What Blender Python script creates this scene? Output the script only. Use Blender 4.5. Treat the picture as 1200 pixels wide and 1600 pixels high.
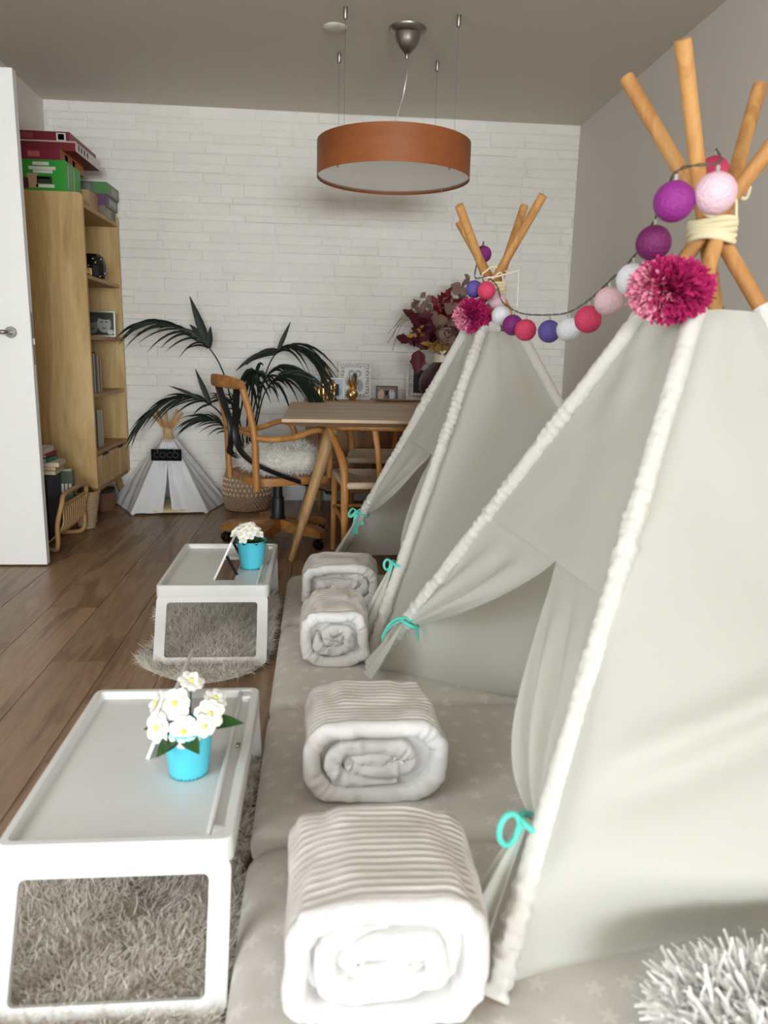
import bpy, bmesh, math, random
import numpy as np
from mathutils import Vector, Matrix, Euler, noise

random.seed(7)
PI = math.pi
scn = bpy.context.scene
COL = scn.collection
for o in list(bpy.data.objects):
    bpy.data.objects.remove(o)

# ------------------------------------------------------------------ camera
CAM_H = 1.04
PITCH, ROLL, YAW = 0.2084466, 0.0233172, 0.0870569
fw = Vector((math.sin(YAW) * math.cos(PITCH), math.cos(YAW) * math.cos(PITCH), -math.sin(PITCH)))
rt = Vector((math.cos(YAW), -math.sin(YAW), 0))
up = rt.cross(fw)
rt2 = math.cos(ROLL) * rt + math.sin(ROLL) * up
up2 = -math.sin(ROLL) * rt + math.cos(ROLL) * up
cd = bpy.data.cameras.new('camera')
cd.sensor_fit = 'VERTICAL'
cd.sensor_height = 32.0
cd.sensor_width = 24.0
cd.lens = 1187.06 / 1600 * 32.0
cd.clip_start = 0.02
cd.dof.use_dof = True
cd.dof.focus_distance = 3.4
cd.dof.aperture_fstop = 3.6
cam = bpy.data.objects.new('camera', cd)
COL.objects.link(cam)
m = Matrix.Identity(4)
for i in range(3):
    m[i][0], m[i][1], m[i][2] = rt2[i], up2[i], -fw[i]
m[2][3] = CAM_H
cam.matrix_world = m
scn.camera = cam

# ------------------------------------------------------------------ light
scn.view_settings.view_transform = 'Standard'
scn.view_settings.look = 'None'
scn.view_settings.gamma = 1.0
scn.view_settings.use_curve_mapping = False
scn.view_settings.exposure = -0.05
w = bpy.data.worlds.new('world')
scn.world = w
w.use_nodes = True
bg = w.node_tree.nodes['Background']
bg.inputs[0].default_value = (0.80, 0.90, 1.0, 1)
bg.inputs[1].default_value = 1.0
# daylight through the wide window at the far end of the room, behind the photographer, plus an added fill from the left that brightens the tents
def daylight(name, size, size_y, energy, loc, rot):
    ld = bpy.data.lights.new(name, 'AREA')
    ld.shape = 'RECTANGLE'
    ld.size, ld.size_y = size, size_y
    ld.energy = energy
    ld.color = (0.88, 0.957, 1.0)
    lo = bpy.data.objects.new(name, ld)
    COL.objects.link(lo)
    lo.location = loc
    lo.rotation_euler = rot
daylight('window_daylight', 3.9, 2.0, 880, (1.2, -9.58, 1.36), (math.radians(90), 0, 0))
daylight('added_left_fill', 2.3, 1.35, 86, (-2.23, -0.9, 1.6), (math.radians(90), 0, math.radians(-90)))  # added fill for the tent fronts and interiors, no known source here

# ------------------------------------------------------------------ helpers
def lin(c):
    c = c / 255.0
    return c / 12.92 if c <= 0.04045 else ((c + 0.055) / 1.055) ** 2.4
def rgb(r, g, b):
    return (lin(r), lin(g), lin(b), 1)

MATS = {}
def mat(name, col, rough=0.6, metal=0.0, var=0.0, vscale=20.0, bump=0.0, bscale=60.0, sheen=0.0, rnd=0.0, spec=0.5, coat=0.0):
    if name in MATS:
        return MATS[name]
    M = bpy.data.materials.new(name)
    M.use_nodes = True
    nt = M.node_tree
    b = nt.nodes['Principled BSDF']
    b.inputs['Roughness'].default_value = rough
    b.inputs['Metallic'].default_value = metal
    b.inputs['Specular IOR Level'].default_value = spec
    b.inputs['Coat Weight'].default_value = coat
    if sheen:
        b.inputs['Sheen Weight'].default_value = sheen
    tc = nt.nodes.new('ShaderNodeTexCoord')
    nz = nt.nodes.new('ShaderNodeTexNoise')
    nz.inputs['Scale'].default_value = vscale
    nz.inputs['Detail'].default_value = 4
    nt.links.new(tc.outputs['Object'], nz.inputs['Vector'])
    mx = nt.nodes.new('ShaderNodeMix')
    mx.data_type = 'RGBA'
    v = max(var, 0.02)
    mx.inputs[6].default_value = tuple(max(0, c * (1 - v)) for c in col[:3]) + (1,)
    mx.inputs[7].default_value = tuple(min(1, c * (1 + v)) for c in col[:3]) + (1,)
    nt.links.new(nz.outputs['Fac'], mx.inputs[0])
    out = mx.outputs[2]
    if rnd:
        oi = nt.nodes.new('ShaderNodeObjectInfo')
        hs = nt.nodes.new('ShaderNodeHueSaturation')
        mr = nt.nodes.new('ShaderNodeMapRange')
        mr.inputs[3].default_value = 1 - rnd
        mr.inputs[4].default_value = 1 + rnd
        nt.links.new(oi.outputs['Random'], mr.inputs[0])
        nt.links.new(mr.outputs[0], hs.inputs['Value'])
        nt.links.new(out, hs.inputs['Color'])
        out = hs.outputs[0]
    nt.links.new(out, b.inputs['Base Color'])
    if bump:
        n2 = nt.nodes.new('ShaderNodeTexNoise')
        n2.inputs['Scale'].default_value = bscale
        n2.inputs['Detail'].default_value = 5
        nt.links.new(tc.outputs['Object'], n2.inputs['Vector'])
        bp = nt.nodes.new('ShaderNodeBump')
        bp.inputs['Strength'].default_value = bump
        bp.inputs['Distance'].default_value = 0.01
        nt.links.new(n2.outputs['Fac'], bp.inputs['Height'])
        nt.links.new(bp.outputs[0], b.inputs['Normal'])
    MATS[name] = M
    return M

def wood(name, c1, c2, axis='Z', scale=9.0, rough=0.45, rnd=0.0, stretch=0.08, rings=1.0, spec=0.4):
    if name in MATS:
        return MATS[name]
    M = bpy.data.materials.new(name)
    M.use_nodes = True
    nt = M.node_tree
    L = nt.links.new
    b = nt.nodes['Principled BSDF']
    b.inputs['Roughness'].default_value = rough
    b.inputs['Specular IOR Level'].default_value = spec
    tc = nt.nodes.new('ShaderNodeTexCoord')
    mp = nt.nodes.new('ShaderNodeMapping')
    s = [1, 1, 1]
    s['XYZ'.index(axis)] = stretch
    mp.inputs['Scale'].default_value = s
    L(tc.outputs['Object'], mp.inputs['Vector'])
    if rnd:
        oi = nt.nodes.new('ShaderNodeObjectInfo')
        ml = nt.nodes.new('ShaderNodeMath'); ml.operation = 'MULTIPLY'; ml.inputs[1].default_value = 37.0
        L(oi.outputs['Random'], ml.inputs[0])
        cb = nt.nodes.new('ShaderNodeCombineXYZ')
        for k in range(3):
            L(ml.outputs[0], cb.inputs[k])
        L(cb.outputs[0], mp.inputs['Location'])
    n1 = nt.nodes.new('ShaderNodeTexNoise')
    n1.inputs['Scale'].default_value = scale
    n1.inputs['Detail'].default_value = 6
    n1.inputs['Distortion'].default_value = 1.2 * rings
    L(mp.outputs[0], n1.inputs['Vector'])
    sn = nt.nodes.new('ShaderNodeMath'); sn.operation = 'MULTIPLY'; sn.inputs[1].default_value = 26.0
    L(n1.outputs['Fac'], sn.inputs[0])
    si = nt.nodes.new('ShaderNodeMath'); si.operation = 'SINE'
    L(sn.outputs[0], si.inputs[0])
    n2 = nt.nodes.new('ShaderNodeTexNoise')
    n2.inputs['Scale'].default_value = scale * 12
    n2.inputs['Detail'].default_value = 3
    L(mp.outputs[0], n2.inputs['Vector'])
    ad = nt.nodes.new('ShaderNodeMath'); ad.operation = 'MULTIPLY_ADD'
    ad.inputs[1].default_value = 0.16 * rings
    L(si.outputs[0], ad.inputs[0]); L(n1.outputs['Fac'], ad.inputs[2])
    a2 = nt.nodes.new('ShaderNodeMath'); a2.operation = 'MULTIPLY_ADD'
    a2.inputs[1].default_value = 0.45
    L(n2.outputs['Fac'], a2.inputs[0]); L(ad.outputs[0], a2.inputs[2])
    mr = nt.nodes.new('ShaderNodeMapRange')
    mr.inputs[1].default_value = 0.42
    mr.inputs[2].default_value = 1.05
    L(a2.outputs[0], mr.inputs[0])
    mx = nt.nodes.new('ShaderNodeMix'); mx.data_type = 'RGBA'
    mx.inputs[6].default_value = c1; mx.inputs[7].default_value = c2
    L(mr.outputs[0], mx.inputs[0])
    out = mx.outputs[2]
    if rnd:
        hs = nt.nodes.new('ShaderNodeHueSaturation')
        m2 = nt.nodes.new('ShaderNodeMapRange')
        m2.inputs[3].default_value = 1 - rnd; m2.inputs[4].default_value = 1 + rnd
        L(oi.outputs['Random'], m2.inputs[0]); L(m2.outputs[0], hs.inputs['Value'])
        L(out, hs.inputs['Color']); out = hs.outputs[0]
    L(out, b.inputs['Base Color'])
    bp = nt.nodes.new('ShaderNodeBump')
    bp.inputs['Strength'].default_value = 0.12
    bp.inputs['Distance'].default_value = 0.004
    L(a2.outputs[0], bp.inputs['Height']); L(bp.outputs[0], b.inputs['Normal'])
    MATS[name] = M
    return M

def cloth(name, col, trans=0.25, bump=0.15, bscale=25.0, wscale=900.0):
    """thin woven fabric: diffuse + a share of light passing through"""
    if name in MATS:
        return MATS[name]
    M = bpy.data.materials.new(name)
    M.use_nodes = True
    nt = M.node_tree
    L = nt.links.new
    for n in list(nt.nodes):
        nt.nodes.remove(n)
    out = nt.nodes.new('ShaderNodeOutputMaterial')
    df = nt.nodes.new('ShaderNodeBsdfPrincipled')
    df.inputs['Roughness'].default_value = 0.9
    df.inputs['Specular IOR Level'].default_value = 0.15
    df.inputs['Base Color'].default_value = col
    tr = nt.nodes.new('ShaderNodeBsdfTranslucent')
    tr.inputs[0].default_value = (col[0], col[1] * 0.98, col[2] * 0.94, 1)
    mx = nt.nodes.new('ShaderNodeMixShader')
    mx.inputs[0].default_value = trans
    L(df.outputs[0], mx.inputs[1]); L(tr.outputs[0], mx.inputs[2]); L(mx.outputs[0], out.inputs[0])
    tc = nt.nodes.new('ShaderNodeTexCoord')
    nz = nt.nodes.new('ShaderNodeTexNoise')
    nz.inputs['Scale'].default_value = bscale
    nz.inputs['Detail'].default_value = 3
    L(tc.outputs['Object'], nz.inputs['Vector'])
    bp = nt.nodes.new('ShaderNodeBump')
    bp.inputs['Strength'].default_value = bump
    bp.inputs['Distance'].default_value = 0.01
    L(nz.outputs['Fac'], bp.inputs['Height'])
    L(bp.outputs[0], df.inputs['Normal']); L(bp.outputs[0], tr.inputs['Normal'])
    MATS[name] = M
    return M

class G:
    """collects shapes, builds ONE mesh object"""
    def __init__(s):
        s.v = []; s.f = []
    def add(s, v, f):
        n = len(s.v)
        s.v += [tuple(p) for p in v]
        s.f += [tuple(i + n for i in q) for q in f]
        return s
    def box(s, lo, hi, bev=0.0, M=None, seg=2):
        bm = bmesh.new()
        bmesh.ops.create_cube(bm, size=1.0)
        c = [(a + b) / 2 for a, b in zip(lo, hi)]; d = [b - a for a, b in zip(lo, hi)]
        for v in bm.verts:
            v.co = Vector((v.co[0] * d[0] + c[0], v.co[1] * d[1] + c[1], v.co[2] * d[2] + c[2]))
        if bev:
            bmesh.ops.bevel(bm, geom=bm.edges[:], offset=bev, segments=seg, affect='EDGES', profile=0.5)
        if M is not None:
            bm.transform(M)
        bm.verts.index_update()
        s.add([v.co[:] for v in bm.verts], [[v.index for v in f.verts] for f in bm.faces])
        bm.free()
        return s
    def tube(s, pts, r, seg=10, closed=False, caps=True, ell=1.0, upv=None):
        P = [Vector(p) for p in pts]
        n = len(P)
        R = r if isinstance(r, (list, tuple)) else [r] * n
        vs = []; fs = []
        prev = None
        for i in range(n):
            a = P[(i - 1) % n] if (closed or i > 0) else P[i]
            b = P[(i + 1) % n] if (closed or i < n - 1) else P[i]
            t = (b - a)
            if t.length < 1e-9: t = Vector((0, 0, 1))
            t.normalize()
            if prev is None:
                h = Vector(upv) if upv is not None else (Vector((0, 0, 1)) if abs(t.z) < 0.9 else Vector((1, 0, 0)))
                prev = (h - t * h.dot(t)).normalized()
            else:
                prev = (prev - t * prev.dot(t)).normalized()
            q = t.cross(prev)
            for k in range(seg):
                an = 2 * PI * k / seg
                vs.append(P[i] + prev * (math.cos(an) * R[i] * ell) + q * (math.sin(an) * R[i]))
        m_ = n if closed else n - 1
        for i in range(m_):
            for k in range(seg):
                a = i * seg + k; b = i * seg + (k + 1) % seg
                c = ((i + 1) % n) * seg + (k + 1) % seg; d = ((i + 1) % n) * seg + k
                fs.append((a, b, c, d))
        if caps and not closed:
            fs.append(tuple(range(seg))[::-1])
            fs.append(tuple((n - 1) * seg + k for k in range(seg)))
        return s.add(vs, fs)
    def lathe(s, prof, seg=32, c=(0, 0, 0), caps=True, M=None):
        vs = []; fs = []
        for (r, z) in prof:
            for k in range(seg):
                a = 2 * PI * k / seg
                p = Vector((r * math.cos(a), r * math.sin(a), z))
                if M is not None: p = M @ p
                vs.append((c[0] + p.x, c[1] + p.y, c[2] + p.z))
        n = len(prof)
        for i in range(n - 1):
            for k in range(seg):
                fs.append((i * seg + k, i * seg + (k + 1) % seg, (i + 1) * seg + (k + 1) % seg, (i + 1) * seg + k))
        if caps:
            fs.append(tuple(range(seg))[::-1])
            fs.append(tuple((n - 1) * seg + k for k in range(seg)))
        return s.add(vs, fs)
    def grid(s, fn, nu, nv, cu=False, cv=False):
        vs = []
        for j in range(nv):
            for i in range(nu):
                vs.append(tuple(fn(i / (nu if cu else nu - 1), j / (nv if cv else nv - 1))))
        fs = []
        for j in range(nv if cv else nv - 1):
            for i in range(nu if cu else nu - 1):
                i2 = (i + 1) % nu; j2 = (j + 1) % nv
                fs.append((j * nu + i, j * nu + i2, j2 * nu + i2, j2 * nu + i))
        return s.add(vs, fs)
    def ball(s, c, r, seg=20, rings=12):
        rr = r if isinstance(r, (tuple, list)) else (r, r, r)
        prof = []
        return s.grid(lambda u, v: (c[0] + rr[0] * math.sin(PI * v) * math.cos(2 * PI * u),
                                    c[1] + rr[1] * math.sin(PI * v) * math.sin(2 * PI * u),
                                    c[2] - rr[2] * math.cos(PI * v)), seg, rings, cu=True)
    def prism(s, outl, z0, z1, M=None):
        n = len(outl)
        vs = [Vector((x, y, z0)) for x, y in outl] + [Vector((x, y, z1)) for x, y in outl]
        if M is not None: vs = [M @ v for v in vs]
        fs = [tuple(range(n))[::-1], tuple(range(n, 2 * n))]
        fs += [(i, (i + 1) % n, n + (i + 1) % n, n + i) for i in range(n)]
        return s.add(vs, fs)
    def ribbon(s, pts, side, wd, th=0.0012):
        P = [Vector(p) for p in pts]; sd = Vector(side).normalized() * wd / 2
        n = len(P); vs = []
        for i in range(n):
            a = P[max(0, i - 1)]; b = P[min(n - 1, i + 1)]
            t = (b - a).normalized(); nn = t.cross(sd).normalized() * th
            vs += [P[i] - sd + nn, P[i] + sd + nn, P[i] + sd - nn, P[i] - sd - nn]
        fs = [(0, 1, 2, 3)]
        for i in range(n - 1):
            for k in range(4):
                fs.append((i * 4 + k, i * 4 + (k + 1) % 4, (i + 1) * 4 + (k + 1) % 4, (i + 1) * 4 + k))
        fs.append(tuple((n - 1) * 4 + k for k in range(4))[::-1])
        return s.add(vs, fs)
    def build(s, name, material, parent=None, smooth=True, ang=40, loc=None):
        me = bpy.data.meshes.new(name)
        me.from_pydata(s.v, [], s.f)
        me.materials.append(material)
        bm = bmesh.new(); bm.from_mesh(me)
        bmesh.ops.recalc_face_normals(bm, faces=bm.faces[:])
        bm.to_mesh(me); bm.free()
        if smooth:
            for p in me.polygons: p.use_smooth = True
            try: me.set_sharp_from_angle(angle=math.radians(ang))
            except Exception: pass
        me.update()
        o = bpy.data.objects.new(name, me)
        COL.objects.link(o)
        if parent is not None: o.parent = parent
        if loc is not None: o.location = loc
        return o

def thing(name, label, cat, loc=(0, 0, 0), rz=0.0, group=None):
    o = bpy.data.objects.new(name, None)
    COL.objects.link(o)
    o.empty_display_size = 0.05
    o.location = loc; o.rotation_euler = (0, 0, rz)
    o['label'] = label; o['category'] = cat
    if group: o['group'] = group
    return o
def tag(o, label, cat, group=None):
    o['label'] = label; o['category'] = cat
    if group: o['group'] = group
    return o
def struct(o):
    o['kind'] = 'structure'
    return o
def dup(root, loc, rz, label):
    def cp(o, par):
        c = o.copy(); COL.objects.link(c); c.parent = par
        for ch in list(o.children): cp(ch, c)
        return c
    r = cp(root, None)
    r.location = loc; r.rotation_euler = (0, 0, rz); r['label'] = label
    return r
def spline(pts, n=24, closed=False):
    P = [Vector(p) for p in pts]; out = []
    m_ = len(P)
    segs = m_ if closed else m_ - 1
    per = max(2, n // segs)
    for i in range(segs):
        p1 = P[i]; p2 = P[(i + 1) % m_]
        p0 = P[(i - 1) % m_] if (closed or i > 0) else p1 * 2 - p2
        p3 = P[(i + 2) % m_] if (closed or i + 2 < m_) else p2 * 2 - p1
        for k in range(per):
            t = k / per
            out.append(0.5 * ((2 * p1) + (p2 - p0) * t + (2 * p0 - 5 * p1 + 4 * p2 - p3) * t * t + (3 * p1 - p0 - 3 * p2 + p3) * t ** 3))
    if not closed: out.append(P[-1])
    return out
def lerp(a, b, t): return a + (b - a) * t
def sstep(a, b, x):
    t = min(1, max(0, (x - a) / (b - a))); return t * t * (3 - 2 * t)
def rrect(w_, h_, r, n=5):
    out = []
    for (cx, cy, a0) in ((w_ / 2 - r, h_ / 2 - r, 0), (-w_ / 2 + r, h_ / 2 - r, 90), (-w_ / 2 + r, -h_ / 2 + r, 180), (w_ / 2 - r, -h_ / 2 + r, 270)):
        for k in range(n + 1):
            a = math.radians(a0 + 90 * k / n)
            out.append((cx + r * math.cos(a), cy + r * math.sin(a)))
    return out

def blades(name, P, N, L, wd, material, parent=None, curl=0.4, flow=(0, 0, 0), rs=1, tip=0.15, jit=0.5, seg=3):
    """a pile of single tapered fibres as one mesh"""
    rg = np.random.RandomState(rs)
    P = np.asarray(P, float); N = np.asarray(N, float)
    n = len(P)
    d = N + rg.normal(0, jit, (n, 3)) + np.asarray(flow)
    d /= np.linalg.norm(d, axis=1)[:, None]
    side = np.cross(d, rg.normal(0, 1, (n, 3)))
    side /= np.linalg.norm(side, axis=1)[:, None]
    cv = rg.normal(0, 1, (n, 3)) * 0.6 + np.asarray(flow) * 0.8 + np.array([0, 0, -0.35])
    Ls = L * rg.uniform(0.65, 1.2, (n, 1))
    V = np.zeros((n, (seg + 1) * 2, 3))
    for k in range(seg + 1):
        t = k / seg
        c = P + d * Ls * t + cv * Ls * curl * t * t
        wk = wd * ((1 - t) * (1 - tip) + tip) * 0.5
        V[:, 2 * k] = c - side * wk
        V[:, 2 * k + 1] = c + side * wk
    nv = (seg + 1) * 2
    F = np.zeros((n, seg, 4), int)
    base = (np.arange(n) * nv)[:, None]
    for k in range(seg):
        F[:, k] = base + np.array([2 * k, 2 * k + 1, 2 * k + 3, 2 * k + 2])
    V = V.reshape(-1, 3); F = F.reshape(-1, 4)
    me = bpy.data.meshes.new(name)
    me.vertices.add(len(V)); me.vertices.foreach_set('co', V.ravel())
    me.loops.add(len(F) * 4); me.loops.foreach_set('vertex_index', F.ravel())
    me.polygons.add(len(F))
    me.polygons.foreach_set('loop_start', np.arange(len(F)) * 4)
    me.polygons.foreach_set('loop_total', np.full(len(F), 4))
    me.update(calc_edges=True)
    me.materials.append(material)
    o = bpy.data.objects.new(name, me)
    COL.objects.link(o)
    if parent is not None: o.parent = parent
    o['kind'] = 'stuff'
    return o

# ------------------------------------------------------------------ materials
M_wall = mat('wall_paint', rgb(226, 219, 211), 0.9, var=0.02, vscale=3, bump=0.04, bscale=180)
M_ceil = mat('ceiling_paint', rgb(222, 215, 203), 0.95, var=0.02, vscale=2)
M_brick = mat('white_brick', rgb(238, 234, 227), 0.85, var=0.05, vscale=9, bump=0.35, bscale=28, rnd=0.02)
M_mortar = mat('brick_joint', rgb(222, 219, 214), 0.9)
M_white = mat('white_paint', rgb(240, 240, 238), 0.45, var=0.01)
M_base = mat('baseboard_white', rgb(225, 226, 230), 0.5)
M_plast = mat('white_plastic', rgb(226, 226, 224), 0.32, var=0.01, spec=0.5)
M_plank = wood('floor_oak', rgb(116, 89, 66), rgb(166, 135, 105), 'Y', 10.0, 0.36, rnd=0.08, stretch=0.09)
M_under = mat('floor_joint', rgb(58, 42, 31), 0.8)
M_oak = wood('bookcase_oak', rgb(190, 154, 100), rgb(226, 194, 138), 'Z', 5.0, 0.55, stretch=0.12)
M_oakx = wood('bookcase_oak_shelf', rgb(150, 114, 68), rgb(190, 152, 98), 'Y', 5.0, 0.55, stretch=0.12)
M_table = wood('table_oak', rgb(156, 126, 96), rgb(200, 170, 136), 'X', 7.0, 0.42, stretch=0.08)
M_leg = wood('table_leg_oak', rgb(150, 116, 72), rgb(188, 150, 102), 'Z', 9.0, 0.5)
M_beech = wood('chair_beech', rgb(168, 112, 58), rgb(200, 146, 84), 'Z', 10.0, 0.42)
M_brown = wood('swivel_wood', rgb(150, 98, 50), rgb(188, 132, 74), 'X', 10.0, 0.4)
M_side = wood('sideboard_wood', rgb(118, 78, 46), rgb(158, 110, 68), 'Z', 7.0, 0.5)
M_pole = wood('tent_pole_pine', rgb(186, 130, 74), rgb(214, 162, 100), 'Z', 14.0, 0.5)
M_veneer = wood('lamp_veneer', rgb(134, 72, 34), rgb(166, 96, 50), 'X', 3.0, 0.5, rings=0.4)
M_canvas = cloth('tent_canvas', rgb(226, 226, 219), 0.36, 0.10, 18)
M_sleeve = cloth('tent_sleeve', rgb(228, 225, 219), 0.12, 0.30, 40)
M_petcan = cloth('pet_tent_canvas', rgb(240, 240, 243), 0.15, 0.35, 16)
M_duvet = cloth('duvet_cotton', rgb(232, 230, 228), 0.05, 0.30, 22)
M_dcover = cloth('duvet_ribbed_cover', rgb(212, 206, 200), 0.05, 0.30, 22)
M_steel = mat('brushed_steel', rgb(150, 146, 140), 0.35, 1.0)
M_black = mat('black_metal', rgb(22, 22, 24), 0.45)
M_blackp = mat('black_plastic', rgb(14, 14, 15), 0.35)
M_mint = mat('mint_ribbon', rgb(98, 212, 196), 0.6)
M_teal = mat('turquoise_pot', rgb(88, 206, 228), 0.35, var=0.03)
M_leaf = mat('green_leaf', rgb(44, 84, 32), 0.45, var=0.25, vscale=30)
M_palm = mat('palm_leaf', rgb(20, 32, 22), 0.5, var=0.25, vscale=12, spec=.25)
M_petal = mat('white_petal', rgb(246, 244, 238), 0.7, var=0.02)
M_yel = mat('flower_centre', rgb(226, 218, 120), 0.7)
M_soil = mat('moss', rgb(30, 42, 22), 0.95, var=0.3, bump=0.6)
M_diff = mat('lamp_diffuser', rgb(240, 239, 237), 0.22, spec=.7, coat=.6)
M_rattan = mat('rattan', rgb(176, 136, 88), 0.55, var=0.15, vscale=40)
M_jute = mat('woven_jute', rgb(178, 150, 122), 0.9, var=0.2, vscale=90, bump=0.5, bscale=200)
M_rope = mat('natural_rope', rgb(206, 178, 142), 0.9, var=0.15, vscale=80)
M_gold = mat('gold_ceramic', rgb(224, 192, 132), 0.24, 1.0, var=0.1, bump=0.4, bscale=50)
M_cream = mat('cream_cord', rgb(238, 228, 190), 0.85)
M_paper = mat('book_pages', rgb(222, 210, 188), 0.8, var=0.05, vscale=100)

# ------------------------------------------------------------------ room shell
XL, XR, YB, YF, ZC = -1.72, 1.70, 5.29, -9.5, 2.52
XW, YJ, YP = 3.5, -1.2, -1.8      # unseen rear of the room, lengthened and widened to even out the light; planks are laid one by one from YP on
fl = G().box((-2.25, YF - .1, -0.10), (XW + .1, YB + .1, -0.009)).build('floor', M_under, smooth=False)
struct(fl)
PW, PLN = 0.19, 1.22
pm_cache = {}
row = 0
x = -2.22
while x < XR - 0.01:
    x1 = min(x + PW, XR)
    y = YP - random.uniform(0, PLN)
    while y < YB:
        y0 = max(y, YP); y1 = min(y + PLN, YB)
        if y1 - y0 > 0.02:
            key = (round(x1 - x, 3), round(y1 - y0, 3))
            if key not in pm_cache:
                g = G()
                w2, l2, e = (x1 - x) / 2 - 0.0006, (y1 - y0) / 2 - 0.0006, 0.0012
                vs = [(-w2, -l2, -.009), (w2, -l2, -.009), (w2, l2, -.009), (-w2, l2, -.009),
                      (-w2, -l2, -e), (w2, -l2, -e), (w2, l2, -e), (-w2, l2, -e),
                      (-w2 + e, -l2 + e, 0), (w2 - e, -l2 + e, 0), (w2 - e, l2 - e, 0), (-w2 + e, l2 - e, 0)]
                fs = [(8, 9, 10, 11)]
                for k in range(4):
                    fs.append((k, (k + 1) % 4, 4 + (k + 1) % 4, 4 + k)); fs.append((4 + k, 4 + (k + 1) % 4, 8 + (k + 1) % 4, 8 + k))
                g.add(vs, fs)
                o = g.build('plank', M_plank, fl, smooth=False)
                pm_cache[key] = o.data
            else:
                o = bpy.data.objects.new('plank', pm_cache[key]); COL.objects.link(o); o.parent = fl
            o.location = ((x + x1) / 2, (y0 + y1) / 2, 0)
        y += PLN
    x += PW

G().box((-2.22, YF, -.009), (XR, YP, 0)).box((XR, YF, -.009), (XW, YJ, 0)).build('plank_field', M_plank, fl, smooth=False)['kind'] = 'stuff'
struct(G().box((-2.25, YF - .1, ZC), (XW + .1, YB + .1, ZC + .1)).build('ceiling', M_ceil, smooth=False))
wr = G().prism([(XR, YB + .1), (XR, YJ), (XW, YJ), (XW, YF - .1), (XW + .1, YF - .1), (XW + .1, YB + .1)], 0, ZC)
struct(wr.build('wall_right', M_wall, smooth=False))
# left wall: far stretch, the return the door folds back against, near stretch
wl = G().prism([(XL, YB + .1), (XL, 3.72), (-2.15, 3.72), (-2.15, .3), (-2.25, .3), (-2.25, YB + .1)], 0, ZC)
wl.box((-2.25, YF - .1, 0), (-2.15, -2.1, ZC)).box((-2.25, -2.1, 0), (-2.15, .3, .9)).box((-2.25, -2.1, 2.3), (-2.15, .3, ZC))
wn2 = G()  # unseen left window, added as an opening for the fill light
for (y0_, y1_, z0_, z1_) in ((-2.1, .3, .90, .95), (-2.1, .3, 2.25, 2.3), (-2.1, -2.05, .9, 2.3), (.25, .3, .9, 2.3), (-.93, -.87, .9, 2.3)):
    wn2.box((-2.22, y0_, z0_), (-2.17, y1_, z1_))
struct(wn2.build('added_left_window', M_white, smooth=False))
struct(wl.build('wall_left', M_wall, smooth=False))
wf = G()
wx0, wx1, wz0, wz1 = -0.80, 3.20, 0.34, 2.38
wf.box((-2.25, YF - .1, 0), (wx0, YF, ZC)).box((wx1, YF - .1, 0), (XW, YF, ZC))
wf.box((wx0, YF - .1, 0), (wx1, YF, wz0)).box((wx0, YF - .1, wz1), (wx1, YF, ZC))
struct(wf.build('wall_front', M_wall, smooth=False))
win = G()
for (a, b) in (((wx0, wz0), (wx1, wz0 + .05)), ((wx0, wz1 - .05), (wx1, wz1)), ((wx0, wz0), (wx0 + .05, wz1)), ((wx1 - .05, wz0), (wx1, wz1)), ((1.17, wz0), (1.23, wz1))):
    win.box((a[0], YF - .07, a[1]), (b[0], YF - .01, b[1]))
struct(win.build('window_1', M_white, smooth=False))

# back wall with its ledge-brick facing
wb = struct(G().box((-2.25, YB, 0), (XR + .1, YB + .1, ZC)).build('wall_back', M_mortar, smooth=False))
bricks = []
z = 0.0
rb = random.Random(11)
while z < ZC - 0.02:
    hgt = rb.choice([0.045, 0.055, 0.062, 0.075, 0.09])
    if ZC - z - hgt < 0.03: hgt = ZC - z
    xx = XL - rb.uniform(0, .2)
    while xx < XR:
        ln = rb.uniform(0.14, 0.46)
        a, b = max(xx, XL), min(xx + ln, XR)
        if b - a > 0.03:
            if hgt > 0.08 and rb.random() < 0.45:      # a course split into two thin stones
                zz = hgt * rb.uniform(.4, .6)
                bricks.append((a, b, z, z + zz)); bricks.append((a, b, z + zz, z + hgt))
            else:
                bricks.append((a, b, z, z + hgt))
        xx += ln
    z += hgt
def brick_geo(g, a, b, z0, z1, rd):
    j = 0.0005; dp = rd.uniform(.003, .0080); e = rd.uniform(.004, .010)
    t = [rd.uniform(-.0012, .0012) for _ in range(4)]
    vs = [(a + j, YB, z0 + j), (b - j, YB, z0 + j), (b - j, YB, z1 - j), (a + j, YB, z1 - j),
          (a + j + e, YB - dp + t[0], z0 + j + e), (b - j - e, YB - dp + t[1], z0 + j + e), (b - j - e, YB - dp + t[2], z1 - j - e), (a + j + e, YB - dp + t[3], z1 - j - e)]
    fs = [(4, 5, 6, 7)[::-1]] + [(k, (k + 1) % 4, 4 + (k + 1) % 4, 4 + k) for k in range(4)]
    g.add(vs, fs)
# visible, largest first
def vis(bk):
    a, b, z0, z1 = bk
    v = (b - a) * (z1 - z0)
    cx, cz = (a + b) / 2, (z0 + z1) / 2
    if cx < -1.25 and cz < 1.85: v *= 0.02
    if cx > -.1 and cz < .72: v *= 0.02
    return v
bricks.sort(key=vis, reverse=True)
rd = random.Random(5)
for bk in bricks[:300]:
    g = G(); brick_geo(g, *bk, rd); g.build('brick', M_brick, wb, smooth=False)
g = G()
for bk in bricks[300:]: brick_geo(g, *bk, rd)
o = g.build('small_bricks', M_brick, wb, smooth=False); o['kind'] = 'stuff'

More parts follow.
